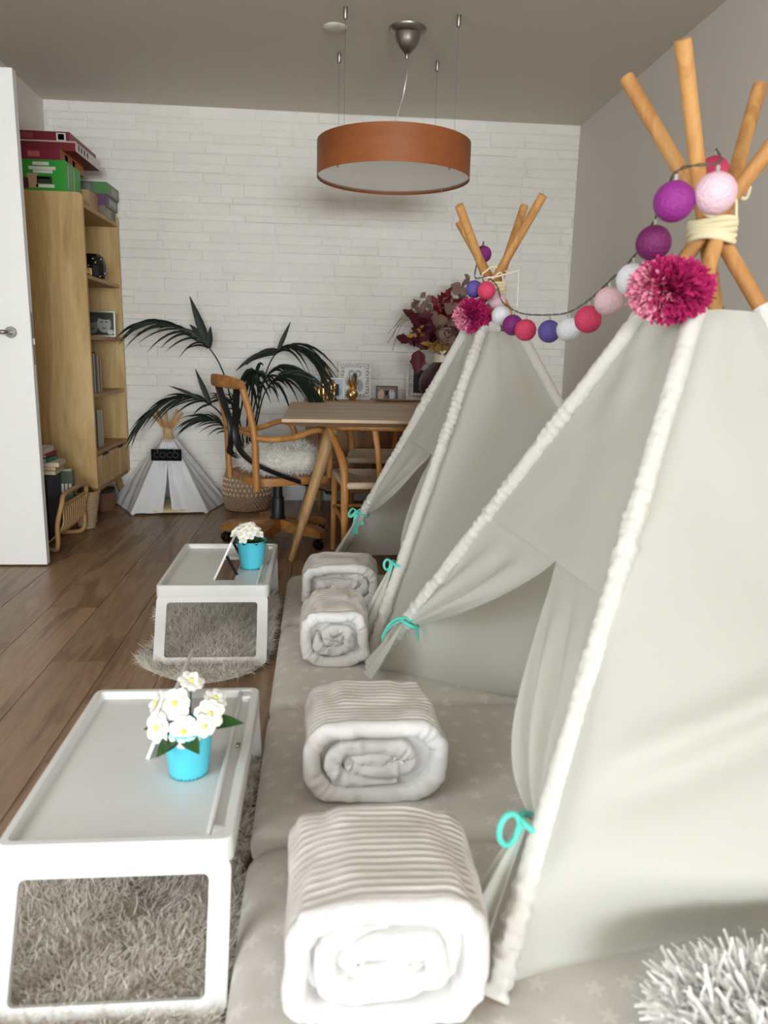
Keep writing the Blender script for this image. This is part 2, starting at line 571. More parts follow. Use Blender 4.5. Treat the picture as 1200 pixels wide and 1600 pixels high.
struct(G().box((XL, YB - .018, 0), (XR, YB, .095), .003).build('baseboard_back', M_base, smooth=False))
struct(G().box((XL, 3.72, 0), (XL + .016, YB - .02, .095), .003).build('baseboard_left', M_base, smooth=False))
struct(G().box((XR - .016, YJ, 0), (XR, YB - .02, .095), .003).build('baseboard_right', M_base, smooth=False))

# door folded back against the return of the left wall
dr = struct(G().box((-2.10, 3.61, .008), (-1.29, 3.65, 2.165), .002).build('door_1', M_white, smooth=False))
h = G().lathe([(.0255, 0), (.0255, .006), (.024, .009), (0.010, .009)], 32, M=Matrix.Rotation(PI / 2, 4, 'X'))
hd = h.build('rosette', M_steel, dr, loc=(-1.375, 3.609, 1.085))
lv = G().tube(spline([(0, -.008, 0), (0, -.04, 0), (-.008, -.052, 0), (-.03, -.056, 0), (-.13, -.056, 0)], 20), .0095, 12)
lv.build('handle', M_steel, dr, loc=(-1.375, 3.609, 1.085))
lp = G().box((-1.291, 3.618, .945), (-1.2885, 3.641, 1.175), .001)
lpo = lp.build('lock_plate', M_steel, dr, smooth=False)
G().box((-1.289, 3.622, 1.03), (-1.280, 3.636, 1.062), .002).build('latch', M_steel, lpo, smooth=False)

# ------------------------------------------------------------------ pendant lamp and ceiling rose
LX, LY, LZ0, LZ1, LR = .358, 4.02, 1.875, 2.040, .378
lamp = thing('pendant_lamp', 'large round drum pendant lamp with reddish wood veneer shade hanging from ceiling', 'lamp', (LX, LY, LZ0))
g = G().lathe([(LR - .003, .004), (LR, 0), (LR, LZ1 - LZ0), (LR - .003, LZ1 - LZ0), (LR - .003, .004)], 96, caps=False)
g.build('shade', M_veneer, lamp, ang=50)
g = G().lathe([(LR - .004, .010), (LR - .004, .016)], 96)
df_ = g.build('diffuser', M_diff, lamp, ang=30)
for a in (40, 130, 220, 310):
    ca, sa = math.cos(math.radians(a)), math.sin(math.radians(a))
    G().tube([((LR - .012) * ca, (LR - .012) * sa, .010), ((LR - .012) * ca, (LR - .012) * sa, -.006)], .003, 8).build('clip', M_steel, df_)
H = ZC - LZ0
g = G().lathe([(.008, -.13), (.010, -.112), (.018, -.105), (.040, -.085), (.055, -.055), (.062, -.028), (.066, -.024), (.086, -.010), (.088, 0)][::-1], 40, (.043, -.09, H))
cn = g.build('canopy', M_steel, lamp, ang=50)
G().tube(spline([(.043, -.09, H - .125), (.046, -.09, H - .19), (.037, -.085, H - .25), (.030, -.075, H - .29), (.010, -.05, H - .36), (-.005, -.03, H - .43), (0, 0, .10)], 40), .0028, 6).build('cable', M_steel, lamp)
for (dx, dy) in ((-.254, -.28), (.254, -.27), (-.268, .25), (.242, .29)):
    wi = G().tube([(dx, dy, .16), (dx, dy, H - .02)], .0009, 5).build('suspension_wire', M_steel, lamp)
    G().lathe([(.004, -.052), (.009, -.045), (.0095, 0)], 14, (dx, dy, H)).build('ceiling_grip', M_steel, wi)
for (dx, dy) in ((-.30, 0), (.30, 0)):   # spokes that carry the shade
    G().tube([(0, 0, .1), (dx * 1.245, 0, .1)], .004, 6).build('spoke', M_steel, lamp)
rose = thing('ceiling_cover', 'flat round white cover plate on ceiling left of lamp canopy', 'cover plate', (.064, 3.96, ZC))
G().lathe([(.028, -.012), (.050, -.009), (.056, -.003), (.057, 0)], 32).build('plate', M_ceil, rose)

# ------------------------------------------------------------------ bookcase
BX0, BX1, BY0, BY1 = -1.70, -1.29, 4.50, 5.265
bc = thing('bookcase', 'tall oak bookcase with open shelves and two drawers against left wall', 'bookcase', (-1.5, 4.88, 0))
ox, oy = -1.5, 4.88
def lb(x_, y_, z_): return (x_ - ox, y_ - oy, z_)
dpt = BX1 - BX0
pr = []
for (px, pz) in rrect(dpt, 1.655, .022, 6): pr.append((px, pz))
for yy in (BY0, BY1 - .024):
    Mx = Matrix(((1, 0, 0, (BX0 + BX1) / 2 - ox), (0, 0, 1, yy - oy), (0, 1, 0, .19 + 1.655 / 2), (0, 0, 0, 1)))
    G().prism(pr, 0, .024, Mx).build('side_panel', M_oak, bc, ang=30)
G().box(lb(BX0 + .002, BY0 + .024, .20), lb(BX0 + .014, BY1 - .024, 1.80)).build('back_panel', M_oak, bc, smooth=False)
for zz in (1.775, 1.40, 1.066, .738, .405):
    G().box(lb(BX0 + .014, BY0 + .024, zz), lb(BX1 - .004, BY1 - .024, zz + .022), .002).build('shelf', M_oakx, bc, smooth=False)
G().box(lb(BX0 + .014, BY0 + .024, .192), lb(BX1 - .006, BY1 - .024, .214)).build('bottom_panel', M_oakx, bc, smooth=False)
for (a, b) in ((BY0 + .026, 4.882), (4.886, BY1 - .026)):
    d = G().box(lb(BX1 - .020, a, .216), lb(BX1 - .002, b, .398), .002).build('drawer', M_oak, bc, smooth=False)
    cy = (a + b) / 2
    G().box(lb(BX1 - .012, cy - .06, .388), lb(BX1 - .0005, cy + .06, .4005)).build('slot_shade', M_under, d, smooth=False)  # solid dark block standing in for shade inside the drawer cutout
for (x_, y_, sx, sy) in ((BX1 - .05, BY0 + .07, 1, -1), (BX1 - .05, BY1 - .07, 1, 1), (BX0 + .06, BY0 + .07, -1, -1), (BX0 + .06, BY1 - .07, -1, 1)):
    G().tube([lb(x_ + .012 * sx, y_ + .022 * sy * 1.0, 0.0), lb(x_ - .02 * sx, y_ - .02 * sy, .195)], [.013, .023], 14).build('leg', M_leg, bc)

def gamebox(name, lo, hi, colr, label, front=None, side=None, rough=.4):
    t = thing(name, label, 'board game', ((lo[0] + hi[0]) / 2, (lo[1] + hi[1]) / 2, lo[2]), group='board games on bookcase')
    c = ((lo[0] + hi[0]) / 2, (lo[1] + hi[1]) / 2, lo[2])
    L_ = [a - b for a, b in zip(lo, c)]; H_ = [a - b for a, b in zip(hi, c)]
    G().box(L_, H_, .0015).build('box_base', mat('card_%d_%d_%d' % colr, rgb(*colr), rough, var=.06, vscale=15), t, smooth=False)
    for face, items in (('f', front or []), ('s', side or [])):
        for (u0, v0, u1, v1, cc) in items:
            mm = mat('print_%d_%d_%d' % cc, rgb(*cc), .5)
            if face == 'f':
                G().box((lerp(L_[0], H_[0], u0), L_[1] - .0008, lerp(L_[2], H_[2], v0)), (lerp(L_[0], H_[0], u1), L_[1] + .0005, lerp(L_[2], H_[2], v1))).build('print', mm, t, smooth=False)
            else:
                G().box((H_[0] - .0005, lerp(L_[1], H_[1], u0), lerp(L_[2], H_[2], v0)), (H_[0] + .0008, lerp(L_[1], H_[1], u1), lerp(L_[2], H_[2], v1))).build('print', mm, t, smooth=False)
    return t
ZT = 1.797
W3 = (228, 226, 214)
gamebox('board_game', (-1.655, 4.515, ZT), (-1.372, 4.78, 2.005), (44, 160, 50), 'tall bright green board game box on top of bookcase', 
        front=[(0.0, .28, .16, 1.0, (96, 50, 44)), (.0, .28, .3, .55, (92, 40, 60)), (.28, .3, .48, .66, (190, 160, 130)), (.40, .86, .70, .94, W3), (.32, .75, .82, .83, W3), (.40, .67, .76, .74, W3), (.46, .42, .74, .60, (40, 44, 30)), (.44, .32, .78, .40, W3), (.48, .53, .70, .57, (206, 90, 50))],
        side=[(.12, .35, .2, .9, (150, 190, 140)), (.3, .35, .38, .9, (120, 170, 110)), (.5, .35, .58, .9, (150, 190, 140))])
gamebox('board_game', (-1.64, 4.52, 2.005), (-1.395, 4.93, 2.062), (126, 16, 50), 'flat crimson board game with orange side resting on the green box',
        front=[(.30, .25, .56, .75, (190, 90, 90))], side=[(0, 0, 1, 1, (176, 104, 44)), (.18, .3, .30, .8, (110, 60, 24)), (.5, .3, .6, .8, W3)])
gamebox('board_game', (-1.648, 4.56, 2.062), (-1.325, 5.03, 2.112), (120, 14, 28), 'dark red board game with white barcode side under topmost game',
        front=[(0.0, .86, 1.0, 1.0, (205, 190, 180))], side=[(0, 0, 1, 1, (214, 208, 200)), (.1, .25, .14, .85, (30, 30, 30)), (.2, .25, .24, .85, (30, 30, 30)), (.32, .25, .36, .85, (30, 30, 30)), (.44, .25, .48, .85, (30, 30, 30))])
gamebox('board_game', (-1.66, 4.60, 2.112), (-1.365, 5.10, 2.168), (122, 18, 40), 'topmost wine red board game of the pile on bookcase',
        front=[(.05, .3, .34, .8, (150, 60, 70)), (.76, .15, .93, .88, (222, 220, 214)), (.79, .25, .90, .78, (60, 60, 60))], side=[(.1, .2, .7, .8, (146, 40, 60))])
gamebox('board_game', (-1.50, 4.80, ZT), (-1.335, 4.99, 1.915), (176, 140, 92), 'plain brown cardboard game box behind the green box')
gamebox('board_game', (-1.62, 5.0, ZT), (-1.30, 5.255, 1.862), (120, 108, 84), 'grey brown board game at bottom of far pile on bookcase',
        front=[(.55, .2, .8, .8, (160, 140, 110))], side=[(.1, .2, .5, .8, (150, 140, 120)), (.6, .2, .9, .8, (90, 92, 96))])
gamebox('board_game', (-1.61, 5.0, 1.862), (-1.29, 5.26, 1.926), (112, 112, 106), 'grey board game with purple corner in middle of far pile',
        front=[(.8, .05, 1, .95, (92, 50, 96)), (.3, .2, .7, .8, (150, 152, 140))], side=[(0, .1, .2, .9, (96, 60, 100)), (.3, .3, .85, .75, (160, 160, 156))])
gamebox('board_game', (-1.61, 4.99, 1.926), (-1.28, 5.262, 1.996), (98, 108, 88), 'grey board game with green lid corner on top of far pile',
        front=[(.78, .2, 1, .95, (74, 130, 60)), (.3, .2, .7, .8, (120, 124, 116))], side=[(0, .2, .25, .95, (84, 140, 66)), (.35, .2, .85, .8, (150, 154, 150))])

# things on the shelves
vt = thing('studded_vase', 'black faceted vase with white studs on upper bookcase shelf', 'vase', (-1.372, 4.95, 1.422))
g = G().lathe([(.04, 0), (.070, .02), (.076, .08), (.060, .135), (.042, .152), (.036, .146)], 14)
g.build('body', mat('black_glaze', rgb(26, 18, 20), .2), vt, smooth=False)
for k in range(26):
    a = k * 2.4; zz = .02 + (k % 6) * .02
    rr = float(np.interp(zz, [0, .02, .08, .135, .152], [.04, .070, .076, .060, .042])) - .001
    G().ball((rr * math.cos(a), rr * math.sin(a), zz), .0042, 8, 6).build('stud', M_petal, vt)
g0 = thing('gold_candle_pot', 'small shiny gold pot beside the black vase on shelf', 'pot', (-1.345, 4.70, 1.422))
G().lathe([(.020, 0), (.030, .012), (.032, .034), (.024, .048), (.020, .046)], 20).build('body', M_gold, g0)

def ellip(cx, cz, rx, rz, n=18):
    return [(cx + rx * math.cos(2 * PI * k / n), cz + rz * math.sin(2 * PI * k / n)) for k in range(n)]
def picture(name, label, loc, rz, w_, h_, fr, framemat, bgc, shapes, ornate=False, tilt=.10, back=True):
    """photo frame standing upright, its face to -Y; shapes are flat printed patches"""
    t = thing(name, label, 'photo frame', loc, rz)
    T = Matrix.Rotation(-tilt, 4, 'X')
    g = G()
    if ornate:
        for (a, b, c_, d_) in ((-w_ / 2, 0, w_ / 2, fr * .18), (-w_ / 2, h_ - fr * .18, w_ / 2, h_), (-w_ / 2, 0, -w_ / 2 + fr * .18, h_), (w_ / 2 - fr * .18, 0, w_ / 2, h_),
                               (-w_ / 2 + fr * .85, fr * .8, w_ / 2 - fr * .85, fr), (-w_ / 2 + fr * .85, h_ - fr, w_ / 2 - fr * .85, h_ - fr * .8),
                               (-w_ / 2 + fr * .82, fr * .8, -w_ / 2 + fr, h_ - fr * .8), (w_ / 2 - fr, fr * .8, w_ / 2 - fr * .82, h_ - fr * .8)):
            g.box((a, -.008, b), (c_, .008, d_), .001, T)
    else:
        for (a, b, c_, d_) in ((-w_ / 2, 0, w_ / 2, fr), (-w_ / 2, h_ - fr, w_ / 2, h_), (-w_ / 2, fr, -w_ / 2 + fr, h_ - fr), (w_ / 2 - fr, fr, w_ / 2, h_ - fr)):
            g.box((a, -.009, b), (c_, .009, d_), .001, T)
    fo = g.build('frame', framemat, t, smooth=False)
    if ornate:     # pierced leaf scrolls between the two rails
        rr = random.Random(int(w_ * 1000))
        g = G()
        per = []
        st = fr * .42
        n1 = int(w_ / st); n2 = int((h_ - fr) / st)
        for k in range(n1):
            xx_ = -w_ / 2 + (k + .5) * w_ / n1
            per += [(xx_, fr * .5), (xx_, h_ - fr * .5)]
        for k in range(1, n2):
            zz_ = fr * .5 + k * (h_ - fr) / n2
            per += [(-w_ / 2 + fr * .5, zz_), (w_ / 2 - fr * .5, zz_)]
        for (cx, cz) in per:
            a0 = rr.uniform(0, 6.28)
            pts = [T @ Vector((cx + fr * .34 * (1 - .5 * q / 9) * math.cos(a0 + q * .6), -.002, cz + fr * .34 * (1 - .5 * q / 9) * math.sin(a0 + q * .6))) for q in range(10)]
            g.tube(pts, fr * .07, 6)
        g.build('scrollwork', framemat, fo)
    G().box((-w_ / 2 + fr * .9, .0, fr * .9), (w_ / 2 - fr * .9, .004, h_ - fr * .9), 0, T).build('photo', mat('ph_%d_%d_%d' % bgc, rgb(*bgc), .35), t, smooth=False)
    for i, (cx, cz, rx, rz_, cc) in enumerate(shapes):
        MM = T @ Matrix(((1, 0, 0, 0), (0, 0, 1, 0), (0, 1, 0, 0), (0, 0, 0, 1)))
        e = .0006 * (i + 1)
        G().prism(ellip(cx, cz + h_ / 2, rx, rz_), -e, .002, MM).build('print', mat('ph_%d_%d_%d' % cc, rgb(*cc), .35), t, smooth=False)
    if back:
        G().box((-.012, .006, .0), (.012, .012, h_ * .7), 0, Matrix.Translation((0, .0, 0)) @ Matrix.Rotation(.14, 4, 'X')).build('easel_leg', M_black, t, smooth=False)
    return t
M_silver = mat('silver_frame', rgb(196, 190, 178), .3, .8)
M_ivory = mat('ivory_frame', rgb(228, 226, 222), .5)
picture('photo_frame', 'silver framed black and white portrait photo on bookcase shelf', (-1.392, 5.08, 1.089), 0.08, .195, .16, .010, M_silver, (42, 40, 40),
        [(-.047, -.015, .038, .048, (122, 120, 118)), (-.047, .028, .037, .022, (66, 64, 64)), (-.047, -.03, .018, .006, (80, 78, 78)), (.028, .0, .042, .054, (168, 166, 164)), (.038, .046, .045, .02, (30, 28, 28)), (.014, .012, .008, .004, (60, 58, 58)), (.042, .012, .008, .004, (60, 58, 58)), (.028, -.026, .014, .005, (90, 88, 88)), (.066, -.05, .02, .016, (200, 198, 196))], tilt=.08, back=False)

def book(label, lo, hi, colr, spine='x', group=None, lean=0.0, rz=0.0, name='book'):
    """upright or flat book: cover boards with page block; spine on +X"""
    c = Vector(((lo[0] + hi[0]) / 2, (lo[1] + hi[1]) / 2, lo[2]))
    t = thing(name, label, 'book', c, rz, group)
    l = Vector(lo) - c; h_ = Vector(hi) - c
    Mx = Matrix.Rotation(lean, 4, 'X')
    mm = mat('cover_%d_%d_%d' % colr, rgb(*colr), .5, var=.08, vscale=25)
    e = .0022
    d = h_ - l
    k = min(range(3), key=lambda i: d[i])     # thin axis
    g = G()
    a = list(l); b = list(h_); b[k] = l[k] + e; g.box(a, b, 0, Mx)
    a = list(l); b = list(h_); a[k] = h_[k] - e; g.box(a, b, 0, Mx)
    a = list(l); b = list(h_)
    a[0] = h_[0] - e; g.box(a, b, 0, Mx)
    g.build('cover', mm, t, smooth=False)
    a = [q + .003 for q in l]; b = [q - .003 for q in h_]; a[k] = l[k] + e; b[k] = h_[k] - e
    a[2] = l[2] + (.003 if k != 2 else e); b[0] = h_[0] - e
    G().box(a, b, 0, Mx).build('pages', M_paper, t, smooth=False)
    return t
bk1 = [((34, 58, 46), .026, .225, 'dark green'), ((214, 206, 196), .016, .228, 'white'), ((58, 50, 52), .022, .235, 'charcoal'), ((176, 110, 104), .014, .212, 'dusty pink'), ((204, 196, 178), .018, .215, 'cream'), ((74, 66, 60), .016, .205, 'brown grey'), ((196, 178, 132), .02, .208, 'straw coloured')]
y = 4.60
for (cc, th, hh, nm) in bk1:
    th *= 1.35
    book('%s book standing on middle bookcase shelf' % nm, (-1.47, y, .761), (-1.315, y + th, .761 + hh), cc, group='books on middle shelf')
    y += th + .002
bk2 = [((60, 58, 52), .03, .24, 'olive black'), ((24, 26, 30), .045, .235, 'thick black'), ((196, 184, 166), .03, .215, 'beige'), ((212, 206, 196), .018, .222, 'pale'), ((190, 180, 166), .016, .215, 'sand coloured'), ((222, 216, 204), .02, .22, 'ivory')]
y = 4.60
for (cc, th, hh, nm) in bk2:
    th *= 1.3
    book('%s book standing on lower shelf above the drawers' % nm, (-1.50, y, .428), (-1.33, y + th, .428 + hh), cc, group='books on lower shelf')
    y += th + .002

# ------------------------------------------------------------------ rattan magazine rack with books
rk = thing('magazine_rack', 'bent rattan magazine rack full of books beside the bookcase', 'magazine rack', (-1.44, 4.07, 0))
def rkp(x_, y_, z_): return (x_ + 1.44, y_ - 4.07, z_)
def rack_side(xb, xt, sgn):
    a = [rkp(xb, 3.86, .016), rkp(xb + .02 * sgn, 3.845, .05), rkp(lerp(xb, xt, .5), 3.85, .15), rkp(xt, 3.865, .25), rkp(xt, 3.89, .285), rkp(xt, 3.96, .295),
         rkp(xt, 4.18, .295), rkp(xt, 4.25, .285), rkp(xt, 4.275, .25), rkp(lerp(xb, xt, .5), 4.29, .15), rkp(xb + .02 * sgn, 4.295, .05), rkp(xb, 4.28, .016)]
    # feet curl to the middle
    mid = [rkp(lerp(xb, -1.44, .6), 4.25, .014), rkp(-1.44, 4.23, .014)]
    mid0 = [rkp(-1.44, 3.90, .014), rkp(lerp(xb, -1.44, .6), 3.88, .014)]
    g = G().tube(spline(mid0 + a + mid, 90), .0125, 10)
    g.build('loop_frame', M_rattan, rk)
    G().tube([rkp(lerp(xb, xt, .86), 3.862, .235), rkp(lerp(xb, xt, .86), 4.278, .235)], .010, 10).build('rail', M_rattan, rk)
    for k in range(11):
        yy = 3.895 + k * .035
        G().tube(spline([rkp(lerp(xb, xt, .86), yy + .01, .235), rkp(lerp(xb, xt, .5) + .012 * sgn, yy - .005, .13), rkp(lerp(xb, -1.44, .35), yy - .03 + .02, .05), rkp(-1.44, yy, .03)], 12), .0048, 7).build('slat', M_rattan, rk)
rack_side(-1.335, -1.29, 1)
rack_side(-1.545, -1.59, -1)
rb_ = [((120, 18, 30), 'red spined'), ((52, 20, 24), 'maroon'), ((30, 28, 30), 'black'), ((40, 40, 44), 'dark grey'), ((22, 26, 44), 'navy blue')]
x = -1.535
for (cc, nm) in rb_:
    book('%s tall book upright in rattan magazine rack' % nm, (x - .084, 3.984, .055), (x + .116, 4.016, .385 + random.uniform(-.01, .01)), cc, group='tall books in rack', rz=-PI / 2)
    x += .0335
t = book('green grey picture book with pale lettering leaning out of rack', (-1.455, 4.16, .13), (-1.328, 4.182, .365), (84, 92, 76), group=None, lean=-.1)
for k in range(6):      # unreadable pale letter shapes on the cover
    G().box((-.058 + k * .02, -.0125, .12), (-.045 + k * .02, -.0105, .17), 0, Matrix.Rotation(-.1, 4, 'X')).build('print', mat('print_228_226_214', rgb(*W3), .5), t, smooth=False)
book('pale backed book tucked behind the green grey picture book', (-1.47, 4.19, .13), (-1.345, 4.212, .375), (196, 190, 176), lean=-.1)
z = .392
for (cc, th, dx, dy, r_, nm) in (((206, 190, 150), .020, 0, 0, .06, 'cream book lying at bottom of pile on rack'), ((196, 150, 50), .018, .005, .01, .02, 'mustard yellow book lying flat on the rack pile'), ((212, 200, 178), .022, .015, .0, .10, 'off white book lying above the mustard one'),
                             ((30, 120, 100), .022, -.03, .0, -.03, 'emerald green book lying in pile on rack'), ((160, 30, 44), .018, -.035, .01, .0, 'red book lying in pile on rack'), ((222, 212, 206), .028, -.045, .0, .05, 'topmost pale book of the pile on rack')):
    book(nm, (-1.555 + dx, 3.90 + dy, z), (-1.330 + dx, 4.06 + dy, z + th), cc, rz=r_, group='flat books on rack')
    z += th + .0008

bk = thing('woven_basket', 'small tapered woven basket between rack and bookcase leg', 'basket', (-1.335, 4.405, 0))
g = G()
for k in range(17):
    zz = .010 + k * .0122; rr = .040 + .0020 * k
    g.tube([(rr * math.cos(a), rr * math.sin(a), zz) for a in [2 * PI * q / 28 for q in range(28)]], .0075, 7, closed=True)
g.build('woven_wall', M_jute, bk)
G().lathe([(.036, .004), (.038, .012)], 24).build('bottom', M_jute, bk)
G().tube([(.076 * math.cos(2 * PI * q / 28), .076 * math.sin(2 * PI * q / 28), .214) for q in range(28)], .008, 8, closed=True).build('rim', M_rattan, bk)
bl = thing('dark_bulb', 'round dark brown ball lying in the small woven basket', 'ball', (-1.335, 4.405, .205))
G().ball((0, 0, .0), (.048, .048, .04)).build('ball', mat('dark_brown', rgb(46, 34, 26), .7, bump=.4), bl)
pt = thing('leather_pot', 'round brown storage pot with dark rim under the bookcase', 'pot', (-1.385, 4.93, 0))
G().lathe([(.070, 0), (.074, .004), (.074, .135), (.069, .135), (.068, .01)], 36, caps=False).build('body', mat('brown_leather', rgb(118, 78, 52), .6, var=.1), pt)
G().lathe([(.0752, .118), (.0752, .14), (.069, .14)], 36, caps=False).build('rim_band', mat('dark_brown', rgb(46, 34, 26), .7), pt)
G().lathe([(.07, .004), (.07, .01)], 36).build('bottom', mat('dark_brown', rgb(46, 34, 26), .7), pt)

# ------------------------------------------------------------------ pet teepee with name board
pc = Vector((-.985, 4.985, 0))
pet = thing('pet_teepee', 'small white pet teepee with cream cushion beside the bookcase', 'pet tent', pc)
corners = [Vector((-1.375, 5.15, 0)) - pc, Vector((-1.165, 4.745, 0)) - pc, Vector((-.71, 4.81, 0)) - pc, Vector((-.635, 5.17, 0)) - pc, Vector((-1.0, 5.265, 0)) - pc]
pap = Vector((.012, .0, .505))
def ppole(i, t): return corners[i] + (pap - corners[i]) * t
for i in range(5):
    q = Vector((math.cos(i * 1.26), math.sin(i * 1.26), 0)) * .008
    e = ppole(i, 1.24 + .02 * (i % 3)) + q
    if e.y + pc.y > YB - .03: e.y = YB - .03 - pc.y
    G().tube([ppole(i, 0) , ppole(i, 1) + q, e], .0085, 10).build('pole', M_pole, pet)
def pet_panel(i, j, s0=0.0, s1=1.0, nm='canvas_panel', sag=.02, t0=.015, ruf=.006):
    a, b = corners[i], corners[j]
    nrm = (b - a).cross(pap - a).normalized()
    if nrm.dot((a + b) / 2) < 0: nrm = -nrm
    def fn(u, v):
        s = lerp(s0, s1, u); t = lerp(t0, .895, v)
        p = ppole(i, t).lerp(ppole(j, t), s)
        k = math.sin(PI * s)
        p = p + nrm * (.010 - sag * k * (1 - t) + ruf * math.sin(s * 17 + t * 9) * (1 - t) * k + .004 * noise.noise((s * 6, t * 6, i)))
        if p.z < .004: p.z = .004
        if p.y + pc.y > YB - .025: p.y = YB - .025 - pc.y
        return p
    return G().grid(fn, 26, 30).build(nm, M_petcan, pet)
pet_panel(0, 1, sag=.012); pet_panel(2, 3, sag=.012); pet_panel(3, 4); pet_panel(4, 0)
# front: two flaps that part below the board, one solid head
a, b = corners[1], corners[2]
nf = (b - a).cross(pap - a).normalized()
if nf.dot((a + b) / 2) < 0: nf = -nf
def flap(s_in, s_out, sgn):
    def fn(u, v):
        t = lerp(.02, .60, v)
        edge = .47 + sgn * .065 * (1 - v) ** .8
        s = lerp(s_out, edge, u)
        p = ppole(1, t).lerp(ppole(2, t), s)
        k = math.sin(PI * s)
        p = p + nf * (.012 + .012 * math.sin(s * 22 + t * 5 + sgn) * (1 - t) * k + .010 * noise.noise((s * 5, t * 5, sgn * 3)))
        if p.z < .006: p.z = .006
        return p
    return fn
G().grid(flap(0, 0, -1), 22, 26).build('door_flap', M_petcan, pet)
G().grid(flap(0, 1, 1), 22, 26).build('door_flap', M_petcan, pet)
G().grid(lambda u, v: ppole(1, lerp(.60, .895, v)).lerp(ppole(2, lerp(.60, .895, v)), u) + nf * (.012 + .004 * math.sin(u * 30) * math.sin(PI * u)), 20, 12).build('canvas_panel', M_petcan, pet)
for i in range(5):
    pts = [ppole(i, t) for t in np.linspace(.012, .89, 16)]
    for p_ in pts:
        if p_.y + pc.y > YB - .04: p_.y = YB - .04 - pc.y
    G().tube(pts, [.0145] * 16, 10).build('pole_sleeve', M_petcan, pet)
g = G()
for k in range(7):
    zz = .478 + k * .0075
    g.tube([(pap.x + (.023 + .003 * math.sin(k * 2)) * math.cos(q * 2 * PI / 18), pap.y + (.023 + .003 * math.sin(k * 2)) * math.sin(q * 2 * PI / 18), zz + .003 * math.sin(q * .7 + k)) for q in range(18)], .0055, 6, closed=True)
g.build('rope_binding', M_rope, pet)
g = G()
for k in range(6):
    a_ = -PI / 2 + (k - 2.5) * .3
    g.tube(spline([pap + Vector((.024 * math.cos(a_), .024 * math.sin(a_), -.01)), pap + Vector((.04 * math.cos(a_), .04 * math.sin(a_), -.035)), pap + Vector((.046 * math.cos(a_), .05 * math.sin(a_), -.066))], 8), .004, 6)
g.build('rope_ends', M_rope, pet)
pcu = thing('pet_cushion', 'cream round cushion inside the small pet teepee', 'cushion', pc + Vector((.02, -.02, .002)))
G().grid(lambda u, v: (.215 * math.cos(2 * PI * u) * math.sin(PI * v) ** .5, .21 * math.sin(2 * PI * u) * math.sin(PI * v) ** .5, .022 - .022 * math.cos(PI * v)), 36, 14, cu=True).build('cushion_pad', mat('cream_pad', rgb(226, 208, 164), .9), pcu)
# board
sg_c = Vector((-.957, 4.832, .372))
sg = thing('name_board', 'small black hanging board lettered COCO on the pet teepee', 'sign', sg_c)
G().box((-.093, -.006, -.036), (.093, .006, .036), .0015).build('board', mat('board_black', rgb(8, 8, 9), .7, spec=.1), sg, smooth=False)
fc = bpy.data.curves.new('lettering', 'FONT'); fc.body = 'COCO'; fc.size = .052; fc.align_x = 'CENTER'; fc.align_y = 'CENTER'; fc.extrude = .0008
fo = bpy.data.objects.new('lettering_tmp', fc); COL.objects.link(fo)
bpy.context.view_layer.update()
me = bpy.data.meshes.new_from_object(fo.evaluated_get(bpy.context.evaluated_depsgraph_get()))
bpy.data.objects.remove(fo)
me.materials.clear(); me.materials.append(mat('letter_grey', rgb(50, 52, 54), .5, spec=.2))
lo_ = bpy.data.objects.new('lettering', me); COL.objects.link(lo_); lo_.parent = sg
lo_.location = (0, -.0068, -.001); lo_.rotation_euler = (PI / 2, 0, 0); lo_.scale = (1.0, 1, 1)
for s_ in (-1, 1):
    G().tube(spline([(s_ * .052, -.007, .026), (s_ * .052, 0, .042), (s_ * .04, .03, .07), (s_ * .024, .125, .125)], 10), .0012, 5).build('cord', M_rope, sg)

# ------------------------------------------------------------------ palm in woven basket
pb = Vector((-.475, 5.0, 0))
pot = thing('potted_palm', 'kentia palm with dark arching fronds in a woven jute basket', 'plant', pb)
def basket_r(z_): return .122 + .028 * math.sin(PI * min(1, max(0, (z_ + .03) / .30)))
g = G()
nrow = 17
for k in range(nrow):
    zz = .010 + k * .0153; rr = basket_r(zz)
    wv = 34
    g.tube([((rr + .004 * math.cos(wv * q * 2 * PI / 136 + k * PI)) * math.cos(q * 2 * PI / 136), (rr + .004 * math.cos(wv * q * 2 * PI / 136 + k * PI)) * math.sin(q * 2 * PI / 136), zz) for q in range(136)], .0086, 6, closed=True)
bo = g.build('basket', M_jute, pot)
G().lathe([(.118, .003), (.12, .01)], 40).build('basket_bottom', M_jute, bo)
# light and dark woven diamonds band
g = G()
for k in range(4):
    for q in range(34):
        a = (q + .5 * (k % 2)) * 2 * PI / 34; zz = .115 + k * .031; rr = basket_r(zz) + .010
        g.ball((rr * math.cos(a), rr * math.sin(a), zz), (.0075, .0075, .011), 6, 5)
g.build('weave_pattern', mat('pale_jute', rgb(214, 192, 166), .9), bo)
G().lathe([(.105, .20), (.118, .245), (.09, .25)], 32, caps=True).build('soil', M_soil, pot)
g = G()   # knotted white cord cover round the stems
rr = random.Random(3)
for k in range(70):
    a = rr.uniform(0, 2 * PI); r0 = .03 + rr.uniform(0, .02); r1 = .075 + rr.uniform(0, .03)
    g.tube(spline([(r0 * math.cos(a) - .02, r0 * math.sin(a), .40 + rr.uniform(-.02, .03)), (lerp(r0, r1, .5) * math.cos(a + .1) - .02, lerp(r0, r1, .5) * math.sin(a + .1), .35), (r1 * math.cos(a) - .02, r1 * math.sin(a), .245 + rr.uniform(0, .04))], 6), .003, 5)
g.build('cord_fringe', mat('white_cord', rgb(222, 212, 198), .9, var=.1), pot)

